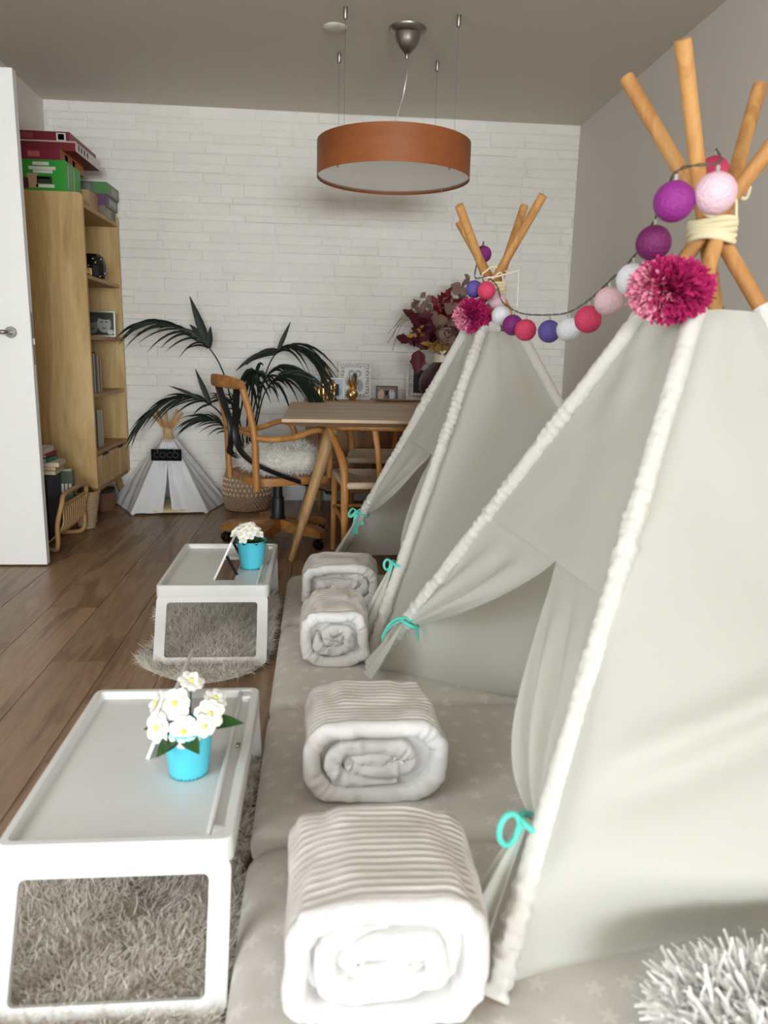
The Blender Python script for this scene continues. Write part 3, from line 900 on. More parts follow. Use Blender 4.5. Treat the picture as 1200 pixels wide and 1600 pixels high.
def leaflet_mesh(base, d, L_, wd, droop, nrm, fold=.35):
    d = Vector(d).normalized(); base = Vector(base)
    g = G(); vs = []
    n = 7
    for k in range(n):
        s = k / (n - 1)
        p = base + d * (L_ * s) + Vector((0, 0, -droop * L_ * s * s))
        tg = (d * L_ + Vector((0, 0, -2 * droop * L_ * s))).normalized()
        sd = tg.cross(Vector(nrm)); 
        if sd.length < 1e-4: sd = tg.cross(Vector((0.3, 1, 0.2)))
        sd.normalize()
        nn = sd.cross(tg).normalized()
        ww = wd * (math.sin(PI * (.12 + .86 * s) ** .8) * .95 + .03)
        vs += [p - sd * ww * .5 + nn * ww * fold * .5, p, p + sd * ww * .5 + nn * ww * fold * .5]
    fs = []
    for k in range(n - 1):
        fs += [(3 * k, 3 * k + 1, 3 * k + 4, 3 * k + 3), (3 * k + 1, 3 * k + 2, 3 * k + 5, 3 * k + 4)]
    return g.add(vs, fs)
def frond(pts, start, n, L0, wd, droop, spread=1.0, seed=0, back=.25, extra=()):
    rr = random.Random(seed)
    c = spline([Vector(p) - pb for p in pts], 60)
    st = G().tube(c, [lerp(.0065, .0015, i / (len(c) - 1)) for i in range(len(c))], 7).build('frond', M_palm, pot)
    i0 = int(start * (len(c) - 1))
    for k in range(n):
        f = (k + .5) / n
        i = min(len(c) - 2, int(lerp(i0, len(c) - 2, f)))
        p = c[i]; tg = (c[i + 1] - c[i]).normalized()
        sgn = 1 if k % 2 else -1
        # leaflets lie to both sides of the midrib, tilted to the tip
        sidev = Vector((0, sgn * .55, 0)) + Vector((0, 0, .35 * sgn * spread))
        d = (tg * (.75 + .55 * f) + sidev * (1.0 - .5 * f) + Vector((rr.uniform(-.15, .15), rr.uniform(-.15, .15), rr.uniform(-.1, .12))))
        L_ = L0 * (math.sin(PI * (.22 + .62 * f)) * .9 + .15) * rr.uniform(.85, 1.12)
        q = p + d.normalized() * L_
        if q.y + pb.y > YB - .03: d.y = (YB - .035 - pb.y - p.y) / L_ * d.length
        leaflet_mesh(p, d, L_, wd * rr.uniform(.8, 1.15), droop * rr.uniform(.7, 1.4), (0, -1, .25), .3).build('leaflet', M_palm, st)
    for (f, d, L_, ww, dr_) in extra:
        i = int(lerp(i0, len(c) - 2, f))
        leaflet_mesh(c[i], d, L_, ww, dr_, (0, -1, .1), .25).build('leaflet', M_palm, st)
B0 = (-.49, 4.99, .36)
frond([B0, (-.545, 4.98, .60), (-.605, 4.97, .866), (-.695, 4.96, 1.035), (-.83, 4.95, 1.135), (-.98, 4.94, 1.18), (-1.12, 4.93, 1.175)], .50, 26, .27, .014, .50, .8, 1,
      extra=[(0.02, (-.22, 0, .62), .33, .055, .0), (.0, (.05, -.05, .5), .15, .040, .1), (.12, (-.5, -.1, .42), .20, .05, .25), (.06, (-.35, .05, .55), .20, .045, .2)])
frond([B0, (-.56, 4.95, .52), (-.665, 4.93, .665), (-.80, 4.91, .725), (-.94, 4.90, .71), (-1.06, 4.89, .635), (-1.13, 4.88, .56)], .38, 28, .22, .013, .45, .7, 2,
      extra=[(0.02, (-.22, 0, .55), .24, .036, .0), (.10, (-.5, 0, .30), .25, .022, .15)])
frond([(-.46, 5.0, .36), (-.41, 5.02, .62), (-.355, 5.03, .86), (-.29, 5.03, 1.0), (-.19, 5.03, 1.065), (-.09, 5.03, 1.03), (-.015, 5.03, .95)], .52, 28, .31, .015, .7, .5, 3,
      extra=[(.05, (.25, 0, .6), .22, .03, .05), (.0, (-.45, -.1, .05), .26, .04, .55), (.08, (-.3, -.1, .05), .22, .035, .6)])
frond([(-.45, 4.97, .36), (-.40, 4.93, .58), (-.35, 4.92, .76), (-.27, 4.92, .86), (-.18, 4.90, .885), (-.10, 4.88, .84)], .45, 24, .31, .019, .9, .6, 4)
frond([(-.47, 4.96, .36), (-.46, 4.92, .60), (-.44, 4.91, .78), (-.40, 4.88, .87), (-.42, 4.80, .90)], .5, 20, .28, .022, .95, .7, 5)
frond([(-.47, 5.03, .36), (-.43, 5.08, .66), (-.36, 5.12, .84), (-.26, 5.15, .93), (-.16, 5.17, .90)], .45, 22, .27, .017, .75, .5, 6)
frond([(-.50, 4.97, .36), (-.56, 4.93, .47), (-.63, 4.91, .565), (-.71, 4.90, .60), (-.80, 4.89, .585)], .35, 24, .19, .011, .4, 1.0, 7)
frond([(-.48, 4.95, .36), (-.50, 4.90, .55), (-.53, 4.87, .68), (-.60, 4.86, .74)], .4, 16, .18, .012, .5, 1.0, 8)

# ------------------------------------------------------------------ sideboard and what stands on it
SBX0, SBX1, SBY0, SBY1 = -.10, 1.685, 4.90, 5.265
sb = thing('sideboard', 'long low brown wooden sideboard against the white brick wall', 'sideboard', (.79, 5.08, 0))
def sl(x_, y_, z_): return (x_ - .79, y_ - 5.08, z_)
G().box(sl(SBX0, SBY0, .70), sl(SBX1, SBY1, .72), .003).build('top', M_table, sb, smooth=False)
G().box(sl(SBX0 + .01, SBY0 + .022, .14), sl(SBX1 - .01, SBY1, .70)).build('body', M_side, sb, smooth=False)
nd = 4; wd = (SBX1 - SBX0 - .02) / nd
for k in range(nd):
    d = G().box(sl(SBX0 + .01 + k * wd + .003, SBY0 + .002, .145), sl(SBX0 + .01 + (k + 1) * wd - .003, SBY0 + .022, .696), .002).build('door', M_side, sb, smooth=False)
    G().box(sl(SBX0 + .01 + k * wd + wd * .42, SBY0 - .001, .662), sl(SBX0 + .01 + k * wd + wd * .58, SBY0 + .004, .694)).build('slot_shade', M_under, d, smooth=False)  # dark strip on the door face, painted shade of a grip recess
for (x_, y_) in ((SBX0 + .1, SBY0 + .05), (SBX1 - .1, SBY0 + .05), (SBX0 + .1, SBY1 - .05), (SBX1 - .1, SBY1 - .05)):
    G().tube([sl(x_, y_, 0), sl(x_, y_, .145)], [.014, .022], 14).build('leg', M_leg, sb)
ST = .7205
picture('photo_frame', 'large ivory openwork photo frame with heart print behind gold pineapple', (.232, 5.12, ST), 0, .212, .245, .045, M_ivory, (196, 194, 192),
        [(-.022, .05, .022, .022, (120, 118, 120)), (.022, .05, .022, .022, (120, 118, 120)), (-.020, .045, .012, .012, (190, 188, 188)), (.020, .045, .012, .012, (190, 188, 188)), (.035, -.03, .02, .04, (120, 120, 122)), (-.02, -.04, .03, .02, (226, 224, 222))], ornate=True)
picture('photo_frame', 'pale plain photo frame standing behind the gold cactus', (.115, 5.10, ST), 0, .10, .142, .012, M_ivory, (168, 172, 182), [(.01, -.02, .02, .03, (120, 126, 140))])
picture('photo_frame', 'small light blue framed picture behind palm leaves on sideboard', (-.045, 5.14, ST), 0, .10, .15, .012, M_ivory, (150, 176, 184), [(0, 0, .02, .03, (170, 190, 196))])
picture('photo_frame', 'small dark framed colour group photo on sideboard', (.445, 5.08, ST), 0, .142, .095, .006, mat('dark_frame', rgb(70, 58, 46), .5), (104, 88, 70),
        [(-.04, -.012, .022, .03, (190, 150, 140)), (.0, -.008, .02, .034, (110, 60, 64)), (.03, -.01, .024, .034, (206, 206, 214)), (.0, .012, .012, .012, (186, 140, 120)), (.03, .016, .010, .010, (190, 150, 130)), (-.035, .014, .010, .010, (190, 150, 130)), (.008, -.025, .01, .02, (50, 56, 80))])
picture('photo_frame', 'ivory openwork photo frame with dark portrait beside the plum vase', (.71, 5.195, ST), 0, .245, .245, .045, M_ivory, (44, 42, 44),
        [(.02, .035, .032, .034, (196, 192, 188)), (-.005, .02, .018, .024, (150, 146, 144)), (-.03, .045, .022, .022, (30, 28, 30)), (.005, -.05, .045, .006, (214, 212, 208))], ornate=True)
cc = thing('gold_cactus', 'shiny gold three armed cactus ornament on sideboard', 'ornament', (.035, 5.02, ST))
def rib_arm(cx, r, h_, z0=0, lean=0):
    def fn(u, v):
        a = 2 * PI * u; s = v
        rr_ = r * (1 + .10 * math.cos(9 * a)) * min(1, math.sin(PI * (.5 * min(1, (1 - s) * 3.2)))) if s > .69 else r * (1 + .10 * math.cos(9 * a)) * (.8 + .2 * min(1, s * 4))
        return (cx + rr_ * math.cos(a) + lean * s, rr_ * math.sin(a), z0 + h_ * s)
    return G().grid(fn, 54, 18, cu=True)
rib_arm(0, .027, .215).build('trunk', M_gold, cc)
rib_arm(-.048, .024, .098, 0, -.008).build('arm', M_gold, cc)
rib_arm(.045, .020, .135, 0, .006).build('arm', M_gold, cc)
pn = thing('gold_pineapple', 'small gold pineapple ornament in front of openwork frame', 'ornament', (.212, 5.03, ST))
g = G().grid(lambda u, v: ((.036 * math.sin(PI * (.12 + .78 * v))) * (1 + .07 * math.cos(10 * 2 * PI * u + 18 * v)) * math.cos(2 * PI * u), (.036 * math.sin(PI * (.12 + .78 * v))) * (1 + .07 * math.cos(10 * 2 * PI * u + 18 * v)) * math.sin(2 * PI * u), .085 * v), 60, 24, cu=True)
g.build('fruit', M_gold, pn)
for k in range(16):
    a = k * 2.4; tl = .2 + .9 * (1 - k / 16)
    d = Vector((math.cos(a) * tl, math.sin(a) * tl, 1.1))
    leaflet_mesh((.010 * math.cos(a), .010 * math.sin(a), .080), d, .05 + .003 * k, .014, .05 * tl, (math.cos(a), math.sin(a), .2)).build('crown_leaf', M_gold, pn)

vs_ = thing('plum_vase', 'bulbous plum vase with cream neck and gold rim on sideboard', 'vase', (.79, 4.985, ST))
g = G().lathe([(.06, 0), (.10, .018), (.138, .075), (.146, .13), (.128, .185), (.082, .235), (.055, .258)], 48, caps=False)
g.build('body', mat('plum_glaze', rgb(66, 34, 46), .35), vs_)
G().lathe([(.055, .257), (.053, .285), (.054, .335), (.050, .335), (.048, .25)], 40, caps=False).build('neck', mat('cream_glaze', rgb(226, 218, 196), .4), vs_)
G().lathe([(.0535, .333), (.056, .336), (.056, .342), (.049, .342), (.049, .333)], 40, caps=False).build('gold_rim', M_gold, vs_)
# dried bouquet
bq = thing('dried_bouquet', 'wild dried bouquet of burgundy leaves and taupe eucalyptus in plum vase', 'flowers', (.79, 4.985, ST + .30))
M_maroon = mat('burgundy_leaf', rgb(92, 26, 42), .6, var=.25)
M_dred = mat('dark_red_leaf', rgb(112, 14, 28), .6, var=.25)
M_taupe = mat('taupe_eucalyptus', rgb(138, 110, 98), .7, var=.2)
M_ochre = mat('ochre_leaf', rgb(178, 142, 66), .6, var=.2)
M_stem = mat('dry_stem', rgb(84, 62, 46), .8)
def oval_leaf(base, d, L_, wd, nrm, bend, m_, parent, lobes=0):
    d = Vector(d).normalized(); nrm = Vector(nrm)
    sd = d.cross(nrm).normalized(); nn = sd.cross(d).normalized()
    vs = []; n = 9
    for k in range(n):
        s = k / (n - 1)
        ww = wd * math.sin(PI * min(1, max(0, .03 + .96 * s)) ** .8)
        if lobes: ww *= .72 + .45 * abs(math.sin(s * PI * lobes))
        p = Vector(base) + d * L_ * s + nn * (bend * L_ * s * s)
        vs += [p - sd * ww * .5 + nn * ww * .18, p, p + sd * ww * .5 + nn * ww * .18]
    fs = []
    for k in range(n - 1):
        fs += [(3 * k, 3 * k + 1, 3 * k + 4, 3 * k + 3), (3 * k + 1, 3 * k + 2, 3 * k + 5, 3 * k + 4)]
    return G().add(vs, fs).build('leaf', m_, parent)
rr = random.Random(21)
def sprig(tip, mid, kind, nl, size):
    c = spline([(rr.uniform(-.02, .02), rr.uniform(-.02, .02), -.12), mid, tip], 24)
    st = G().tube(c, [lerp(.0035, .0012, i / (len(c) - 1)) for i in range(len(c))], 6).build('stem', M_stem, bq)
    for k in range(nl):
        f = .34 + .66 * (k + .6) / nl
        i = min(len(c) - 2, int(f * (len(c) - 1)))
        p = c[i]; tg = (c[i + 1] - c[i]).normalized()
        a = k * 2.5 + rr.uniform(-.5, .5)
        side = Vector((math.cos(a), math.sin(a) * .8, .3 * math.sin(a * 1.7)))
        nrm = Vector((rr.uniform(-.5, .5), -1, rr.uniform(-.2, .7)))
        if kind == 'euc': oval_leaf(p, side + tg * .5, size * rr.uniform(.7, 1.1), size * rr.uniform(.75, 1.0), nrm, .2, M_taupe, st)
        elif kind == 'red': oval_leaf(p, side + tg * .9, size * rr.uniform(.8, 1.2), size * .5, nrm, .25, M_dred, st, 3)
        elif kind == 'mar': oval_leaf(p, side + tg * .6, size * rr.uniform(.8, 1.2), size * .62, nrm, .25, M_maroon, st, 3)
        elif kind == 'och': oval_leaf(p, side + tg * .8, size * rr.uniform(.8, 1.1), size * .38, nrm, .2, M_ochre, st)
for (tp, md, kd, nl, sz) in (
    ((.11, -.02, .46), (.06, 0, .18), 'euc', 18, .075), ((.16, -.02, .50), (.08, 0, .22), 'euc', 10, .05), ((.05, -.04, .33), (.03, -.03, .14), 'euc', 12, .085),
    ((-.20, -.02, .34), (-.09, 0, .16), 'euc', 14, .065), ((-.13, 0, .38), (-.06, 0, .17), 'euc', 12, .055), ((-.05, -.06, .24), (-.02, -.05, .08), 'euc', 12, .08),
    ((.0, -.02, .38), (0, 0, .18), 'red', 16, .085), ((.05, 0, .35), (.02, .02, .15), 'red', 12, .085), ((-.05, -.03, .32), (-.02, 0, .14), 'red', 12, .085),
    ((-.19, -.04, .24), (-.09, -.02, .12), 'mar', 12, .11), ((-.24, -.04, .09), (-.10, -.02, .08), 'mar', 10, .10), ((-.15, -.05, .18), (-.06, -.03, .08), 'mar', 10, .10),
    ((.10, -.05, .15), (.05, -.03, .05), 'mar', 8, .09), ((.02, -.09, .12), (.01, -.05, .04), 'euc', 8, .075), ((-.10, -.07, .07), (-.05, -.05, .05), 'och', 9, .085), ((-.21, -.05, .13), (-.1, -.03, .09), 'och', 6, .08),
    ((-.02, -.09, .05), (-.01, -.06, .04), 'och', 8, .07), ((.14, -.03, .28), (.07, 0, .12), 'euc', 10, .08), ((.16, -.02, .15), (.08, 0, .06), 'red', 8, .09)):
    sprig(tp, md, kd, nl, sz)
# the single burgundy leaf hanging low, and grass blades
st = G().tube(spline([(-.02, 0, -.05), (-.06, -.06, .06), (-.12, -.08, .05), (-.165, -.08, .03)], 16), .0018, 6).build('stem', M_stem, bq)
oval_leaf((-.165, -.08, .03), (-.08, 0, -1), .15, .10, (.1, -1, .1), .05, M_maroon, st, 3)
oval_leaf((-.165, -.08, .03), (.05, 0, -1), .12, .07, (-.4, -1, .1), .05, M_maroon, st, 3)
for k in range(5):
    e = Vector((-.33 - .03 * (k % 2), -.04, .02 + .06 * k - .02 * k * k * .4))
    G().tube(spline([(0, 0, 0), (-.16, -.03, .20 + .02 * k), (-.27, -.04, .19 + .012 * k), e], 20), .0016, 5).build('grass_blade', M_stem, bq)
# a wooden oval tray between table and wall things
wt = thing('wooden_tray', 'shallow oval wooden tray lying on the sideboard', 'tray', (.50, 4.965, ST))
G().grid(lambda u, v: (.16 * (.35 + .65 * v) * math.cos(2 * PI * u), .045 * (.35 + .65 * v) * math.sin(2 * PI * u), .003 + .012 * v ** 3), 40, 8, cu=True).build('dish', M_table, wt)
ws = thing('wall_socket', 'small grey wall socket with black cable on brick wall', 'socket', (1.475, 5.28, .92))
G().box((-.03, -.014, -.012), (.022, .008, .05), .002).build('plate', mat('socket_grey', rgb(150, 148, 140), .5), ws, smooth=False)
G().tube(spline([(.012, -.012, 0), (.03, -.03, -.02), (.065, -.04, -.06), (.085, -.04, -.12), (.075, -.035, -.185)], 24), .006, 8).build('cable', M_blackp, ws)

# ------------------------------------------------------------------ dining table
TX0, TX1, TY0, TY1, TZ = -.165, 1.42, 3.365, 4.46, .74
dt = thing('dining_table', 'large oak dining table with chamfered top and splayed round legs', 'table', (.63, 3.91, 0))
def tl(x_, y_, z_): return (x_ - .63, y_ - 3.91, z_)
g = G()
ch = .055
o1 = [tl(TX0, TY0, TZ), tl(TX1, TY0, TZ), tl(TX1, TY1, TZ), tl(TX0, TY1, TZ)]
o2 = [tl(TX0, TY0, TZ - .014), tl(TX1, TY0, TZ - .014), tl(TX1, TY1, TZ - .014), tl(TX0, TY1, TZ - .014)]
o3 = [tl(TX0 + ch, TY0 + ch, TZ - .036), tl(TX1 - ch, TY0 + ch, TZ - .036), tl(TX1 - ch, TY1 - ch, TZ - .036), tl(TX0 + ch, TY1 - ch, TZ - .036)]
g.add(o1 + o2 + o3, [(0, 1, 2, 3), (11, 10, 9, 8)] + [(k, 4 + k, 4 + (k + 1) % 4, (k + 1) % 4) for k in range(4)] + [(4 + k, 8 + k, 8 + (k + 1) % 4, 4 + (k + 1) % 4) for k in range(4)])
g.build('tabletop', M_table, dt, smooth=False)
for (sx, sy) in ((-1, -1), (1, -1), (-1, 1), (1, 1)):
    fx, fy = .63 + sx * .77, 3.91 + sy * .20
    tx, ty = .63 + sx * .555, 3.91 + sy * .12
    G().tube([tl(fx, fy, 0), tl(lerp(fx, tx, .5), lerp(fy, ty, .5), .35), tl(tx, ty, .703)], [.016, .026, .037], 20).build('leg', M_leg, dt)
G().box(tl(.06, 3.79, .66), tl(1.20, 4.03, .704), .004).build('apron', M_table, dt, smooth=False)

# ------------------------------------------------------------------ wishbone chairs
def wishbone(label, loc, rz):
    t = thing('wishbone_chair', label, 'chair', loc, rz)     # local: faces +Y, back at -Y
    Bm = M_beech
    for s in (-1, 1):
        G().tube(spline([(s * .215, -.215, 0), (s * .215, -.215, .25), (s * .217, -.215, .43), (s * .225, -.19, .52), (s * .255, -.13, .60), (s * .282, -.09, .655), (s * .288, -.07, .68)], 30), [.0155] * 5 + [.019] * 13 + [.017] * 6 + [.013] * 7, 14).build('leg', Bm, t)
        G().tube([(s * .262, .215, 0), (s * .255, .20, .43)], [.014, .018], 14).build('leg', Bm, t)
        G().tube([(s * .218, -.21, .24), (s * .258, .205, .24)], .010, 10).build('stretcher', Bm, t)
        G().tube([(s * .05, -.212, .44), (s * .055, -.215, .50), (s * .066, -.205, .60), (s * .082, -.20, .69)], [.013] * 4, 12, ell=.45, upv=(0, 1, 0)).build('splat_arm', Bm, t)
    G().tube(spline([(-.292, .09, .675), (-.293, -.02, .682), (-.278, -.11, .687), (-.225, -.18, .69), (-.12, -.205, .692), (0, -.21, .692), (.12, -.205, .692), (.225, -.18, .69), (.278, -.11, .687), (.293, -.02, .682), (.292, .09, .675)], 60), .0145, 14).build('top_rail', Bm, t)
    G().tube([(-.255, .205, .24), (.255, .205, .24)], .010, 10).build('stretcher', Bm, t)
    G().tube([(-.216, -.213, .28), (.216, -.213, .28)], .010, 10).build('stretcher', Bm, t)
    sc = mat('paper_cord', rgb(206, 184, 160), .85, var=.08, vscale=60)
    def fn(u, v):
        hw = lerp(.215, .255, v); x_ = lerp(-hw, hw, u); y_ = lerp(-.215, .205, v)
        e = min(min(u, 1 - u), min(v, 1 - v))
        return (x_, y_, .432 - .016 * sstep(0, .25, e) + .006 * (1 - sstep(0, .04, e)) + .0016 * math.cos((u - .5) * 120 if abs(u - .5) / .5 > abs(v - .5) / .5 else (v - .5) * 120))
    seat = G().grid(fn, 61, 61).build('seat', sc, t)
    sr = G()
    sr.tube([(-.215, -.215, .42), (.215, -.215, .42)], .017, 12).tube([(-.255, .205, .42), (.255, .205, .42)], .017, 12)
    sr.tube([(-.215, -.215, .42), (-.255, .205, .42)], .017, 12).tube([(.215, -.215, .42), (.255, .205, .42)], .017, 12)
    sr.build('seat_rim', sc, seat)
    return t
wishbone('beech wishbone chair with cord seat tucked under near side of table', (.335, 3.72, 0), 0)
wishbone('beech wishbone chair at far side of the dining table', (.42, 4.55, 0), PI)

# ------------------------------------------------------------------ wooden swivel armchair
sc_o = (-.225, 4.10, 0)
sw = thing('swivel_chair', 'wooden swivel armchair with black metal back straps and castors', 'chair', sc_o, math.radians(23))
for k in range(5):
    a = math.radians(180 - 23 + 72 * k)
    R_ = Matrix.Rotation(a, 4, 'Z')
    def arm(u, v):
        x_ = .03 + .275 * u
        hw = lerp(.030, .034, u) * (1 if u < .97 else .8)
        tp = lerp(.135, .112, u) - .03 * max(0, u - .85) / .15 * .6
        bt = lerp(.072, .066, u)
        q = v * 4
        c_ = [(-hw, bt), (hw, bt), (hw, tp), (-hw, tp)]
        i = int(q) % 4; f = q - int(q)
        p = (lerp(c_[i][0], c_[(i + 1) % 4][0], f), lerp(c_[i][1], c_[(i + 1) % 4][1], f))
        return R_ @ Vector((x_, p[0], p[1]))
    g = G().grid(arm, 14, 8, cv=True)
    g.add([arm(1, q / 8) for q in range(8)], [tuple(range(8))])
    ar = g.build('base_arm', M_brown, sw, ang=35)
    cw = G()
    p0 = R_ @ Vector((.285, 0, 0))
    for s in (-1, 1):
        Mc = Matrix.Translation((p0.x, p0.y, .026)) @ Matrix.Rotation(a + .9, 4, 'Z') @ Matrix.Translation((-.01, s * .014, 0)) @ Matrix.Rotation(PI / 2, 4, 'X')
        cw.lathe([(.008, -.009), (.023, -.009), (.026, -.005), (.026, .005), (.023, .009), (.008, .009)], 20, M=Mc)
    cw.tube([(p0.x, p0.y, .03), (p0.x, p0.y, .075)], .007, 8)
    cw.build('castor', M_blackp, ar)
G().lathe([(.045, .07), (.048, .13), (.036, .145), (.034, .25), (.026, .252), (.025, .33)], 28).build('column', M_black, sw)
G().box((-.09, -.07, .325), (.12, .07, .352), .006).build('tilt_mechanism', M_black, sw)
lv_ = G().tube(spline([(.06, -.06, .332), (.12, -.14, .328), (.17, -.22, .315), (.185, -.245, .31)], 14), .005, 8).build('lever', M_black, sw)
G().ball((.195, -.262, .307), (.028, .022, .010), 14, 10).build('lever_paddle', M_blackp, lv_)
# seat board with rounded outline
outl = []
for k in range(48):
    a = 2 * PI * k / 48
    ca, sa = math.cos(a), math.sin(a)
    outl.append((.025 + .235 * math.copysign(abs(ca) ** .45, ca), .235 * math.copysign(abs(sa) ** .45, sa)))
G().prism(outl, .352, .392).build('seat', M_brown, sw, ang=50)
for s in (-1, 1):
    G().tube(spline([(-.195, s * .235, .335), (-.20, s * .238, .45), (-.205, s * .238, .60), (-.225, s * .232, .72), (-.262, s * .218, .865)], 30), .0175, 14).build('back_post', M_beech, sw)
    G().tube(spline([(-.205, s * .24, .605), (-.12, s * .252, .595), (.0, s * .262, .605), (.09, s * .262, .632), (.15, s * .258, .632), (.19, s * .252, .59), (.20, s * .245, .50), (.20, s * .240, .385)], 50), .016, 14).build('armrest', M_beech, sw)
    # strap as a flat bar following the curve
    G().tube(spline([(-.272, s * .175, .865), (-.258, s * .11, .76), (-.243, s * .045, .65), (-.236, s * .06, .55), (-.21, s * .17, .485), (-.12, s * .262, .432), (.03, s * .262, .372)], 48), .018, 12, ell=.22, upv=(0, 1, 0)).build('back_strap', M_black, sw)
G().tube([(-.21, -.236, .612), (-.21, .236, .612)], .010, 12).build('cross_rail', M_beech, sw)
def rail(u, v):
    s = lerp(-1, 1, u)
    c = Vector((-.268 - .055 * (1 - s * s), s * .245, .865 + .012 * (1 - s * s)))
    a = 2 * PI * v
    hh = .032 * (1 - .35 * abs(s) ** 4); tt = .013
    return c + Vector((tt * math.cos(a), 0, hh * math.copysign(abs(math.sin(a)) ** .6, math.sin(a))))
g = G().grid(rail, 40, 18, cv=True)
g.add([rail(0, q / 18) for q in range(18)], [tuple(range(18))]); g.add([rail(1, q / 18) for q in range(18)], [tuple(range(18))])
g.build('top_rail', M_brown, sw, ang=50)

fc_ = thing('fur_cushion', 'thick white fur cushion lying on the wooden swivel chair', 'cushion', sc_o, math.radians(23))
def cush(u, v):
    a = 2 * PI * u; b_ = PI * (v - .5)
    ca, sa = math.cos(a), math.sin(a)
    cb = math.cos(b_) ** .55
    return Vector((.03 + .20 * cb * math.copysign(abs(ca) ** .6, ca), .205 * cb * math.copysign(abs(sa) ** .6, sa), .463 + .068 * math.sin(b_) + .008 * noise.noise((ca * 2, sa * 2, v * 3))))
M_fur = mat('white_fur', rgb(238, 234, 226), .75, var=.06, vscale=12, sheen=.3)
M_furb = mat('fur_base', rgb(226, 220, 210), .9, var=.06)
G().grid(cush, 48, 24, cu=True).build('pad', M_furb, fc_)
rg = np.random.RandomState(4)
P_ = []; N_ = []
for k in range(7000):
    u, v = rg.rand(), .15 + .85 * rg.rand()
    p = cush(u, v); c0 = Vector((.03, 0, .455)); n_ = (p - c0); n_.x *= .5; n_.y *= .5; n_.z *= 2.2; n_.normalize()
    P_.append(p); N_.append(n_)
blades('fur', P_, N_, .028, .0028, M_fur, fc_, curl=.8, rs=2, jit=.5)

# ------------------------------------------------------------------ shaggy rugs
M_rug = mat('beige_pile', rgb(236, 228, 216), .85, var=.10, vscale=7, sheen=.2)
M_rugb = mat('rug_backing', rgb(214, 204, 188), .95, var=.1)
M_skin = mat('cream_pile', rgb(246, 240, 230), .85, var=.06, vscale=7, sheen=.2)
def rug(name, label, outline, h_, n, L_, m_, seed, flow, tilt=1.0):
    c = np.mean(np.array(outline), 0)
    t = thing(name, label, 'rug', (c[0], c[1], 0))
    o2 = [(x_ - c[0], y_ - c[1]) for x_, y_ in outline]
    sp = [(p.x, p.y) for p in spline([(a, b, 0) for a, b in o2], 72, True)]
    # base: softly domed edge
    g = G(); N_ = len(sp)
    vs = [(x_, y_, .001) for x_, y_ in sp] + [(x_ * .97, y_ * .97, h_ * .7) for x_, y_ in sp] + [(x_ * .90, y_ * .90, h_) for x_, y_ in sp]
    fs = [(k, (k + 1) % N_, N_ + (k + 1) % N_, N_ + k) for k in range(N_)] + [(N_ + k, N_ + (k + 1) % N_, 2 * N_ + (k + 1) % N_, 2 * N_ + k) for k in range(N_)] + [tuple(range(2 * N_, 3 * N_)), tuple(range(N_))[::-1]]
    g.add(vs, fs).build('backing', M_rugb, t)
    rg = np.random.RandomState(seed)
    poly = np.array(sp)
    lo_, hi_ = poly.min(0), poly.max(0)
    P_ = []; N2 = []
    rng = np.arange(len(poly))
    q = np.roll(poly, -1, 0)
    while len(P_) < n:
        C = rg.uniform(lo_, hi_, (4000, 2))
        x_, y_ = C[:, 0:1], C[:, 1:2]
        ins = (((poly[:, 1] > y_) != (q[:, 1] > y_)) & (x_ < (q[:, 0] - poly[:, 0]) * (y_ - poly[:, 1]) / (q[:, 1] - poly[:, 1] + 1e-12) + poly[:, 0])).sum(1) % 2 == 1
        for p in C[ins]:
            P_.append((p[0], p[1], h_ * .9)); 
            cl = noise.noise((p[0] * 14 + seed, p[1] * 30, 0)); c2 = noise.noise((p[0] * 9, p[1] * 16 + seed, 5))
            rad = np.array(p) / (np.abs(poly).max() + 1e-6)
            N2.append((cl * .8 + rad[0] * .5, c2 * 1.0 + rad[1] * .5, .55))
    P_ = P_[:n]; N2 = N2[:n]
    blades('pile', P_, N2, L_, .0026, m_, t, curl=.45, flow=flow, rs=seed, jit=.28)
    return t
rug('sheepskin_rug', 'cream sheepskin rug with wavy outline under the far bed tray', [(-.60, 2.44), (-.575, 2.60), (-.585, 2.74), (-.63, 2.90), (-.58, 3.06), (-.38, 3.12), (-.185, 3.08), (-.17, 2.75), (-.165, 2.50), (-.22, 2.35), (-.36, 2.27), (-.47, 2.31)], .014, 42000, .030, M_skin, 3, (0, -.25, 0))
rug('shaggy_rug', 'beige shaggy rug under the near bed tray', [(-.60, 1.40), (-.62, 1.60), (-.58, 1.78), (-.38, 1.80), (-.165, 1.77), (-.155, 1.60), (-.155, 1.39), (-.38, 1.375)], .022, 26000, .026, M_rug, 5, (0, -.3, 0))
rug('shaggy_rug', 'pale shaggy rug under front leg of near bed tray', [(-.62, .72), (-.64, .95), (-.62, 1.36), (-.38, 1.365), (-.16, 1.355), (-.155, 1.0), (-.155, .72), (-.38, .70)], .014, 46000, .026, M_rug, 7, (.05, -.3, 0))

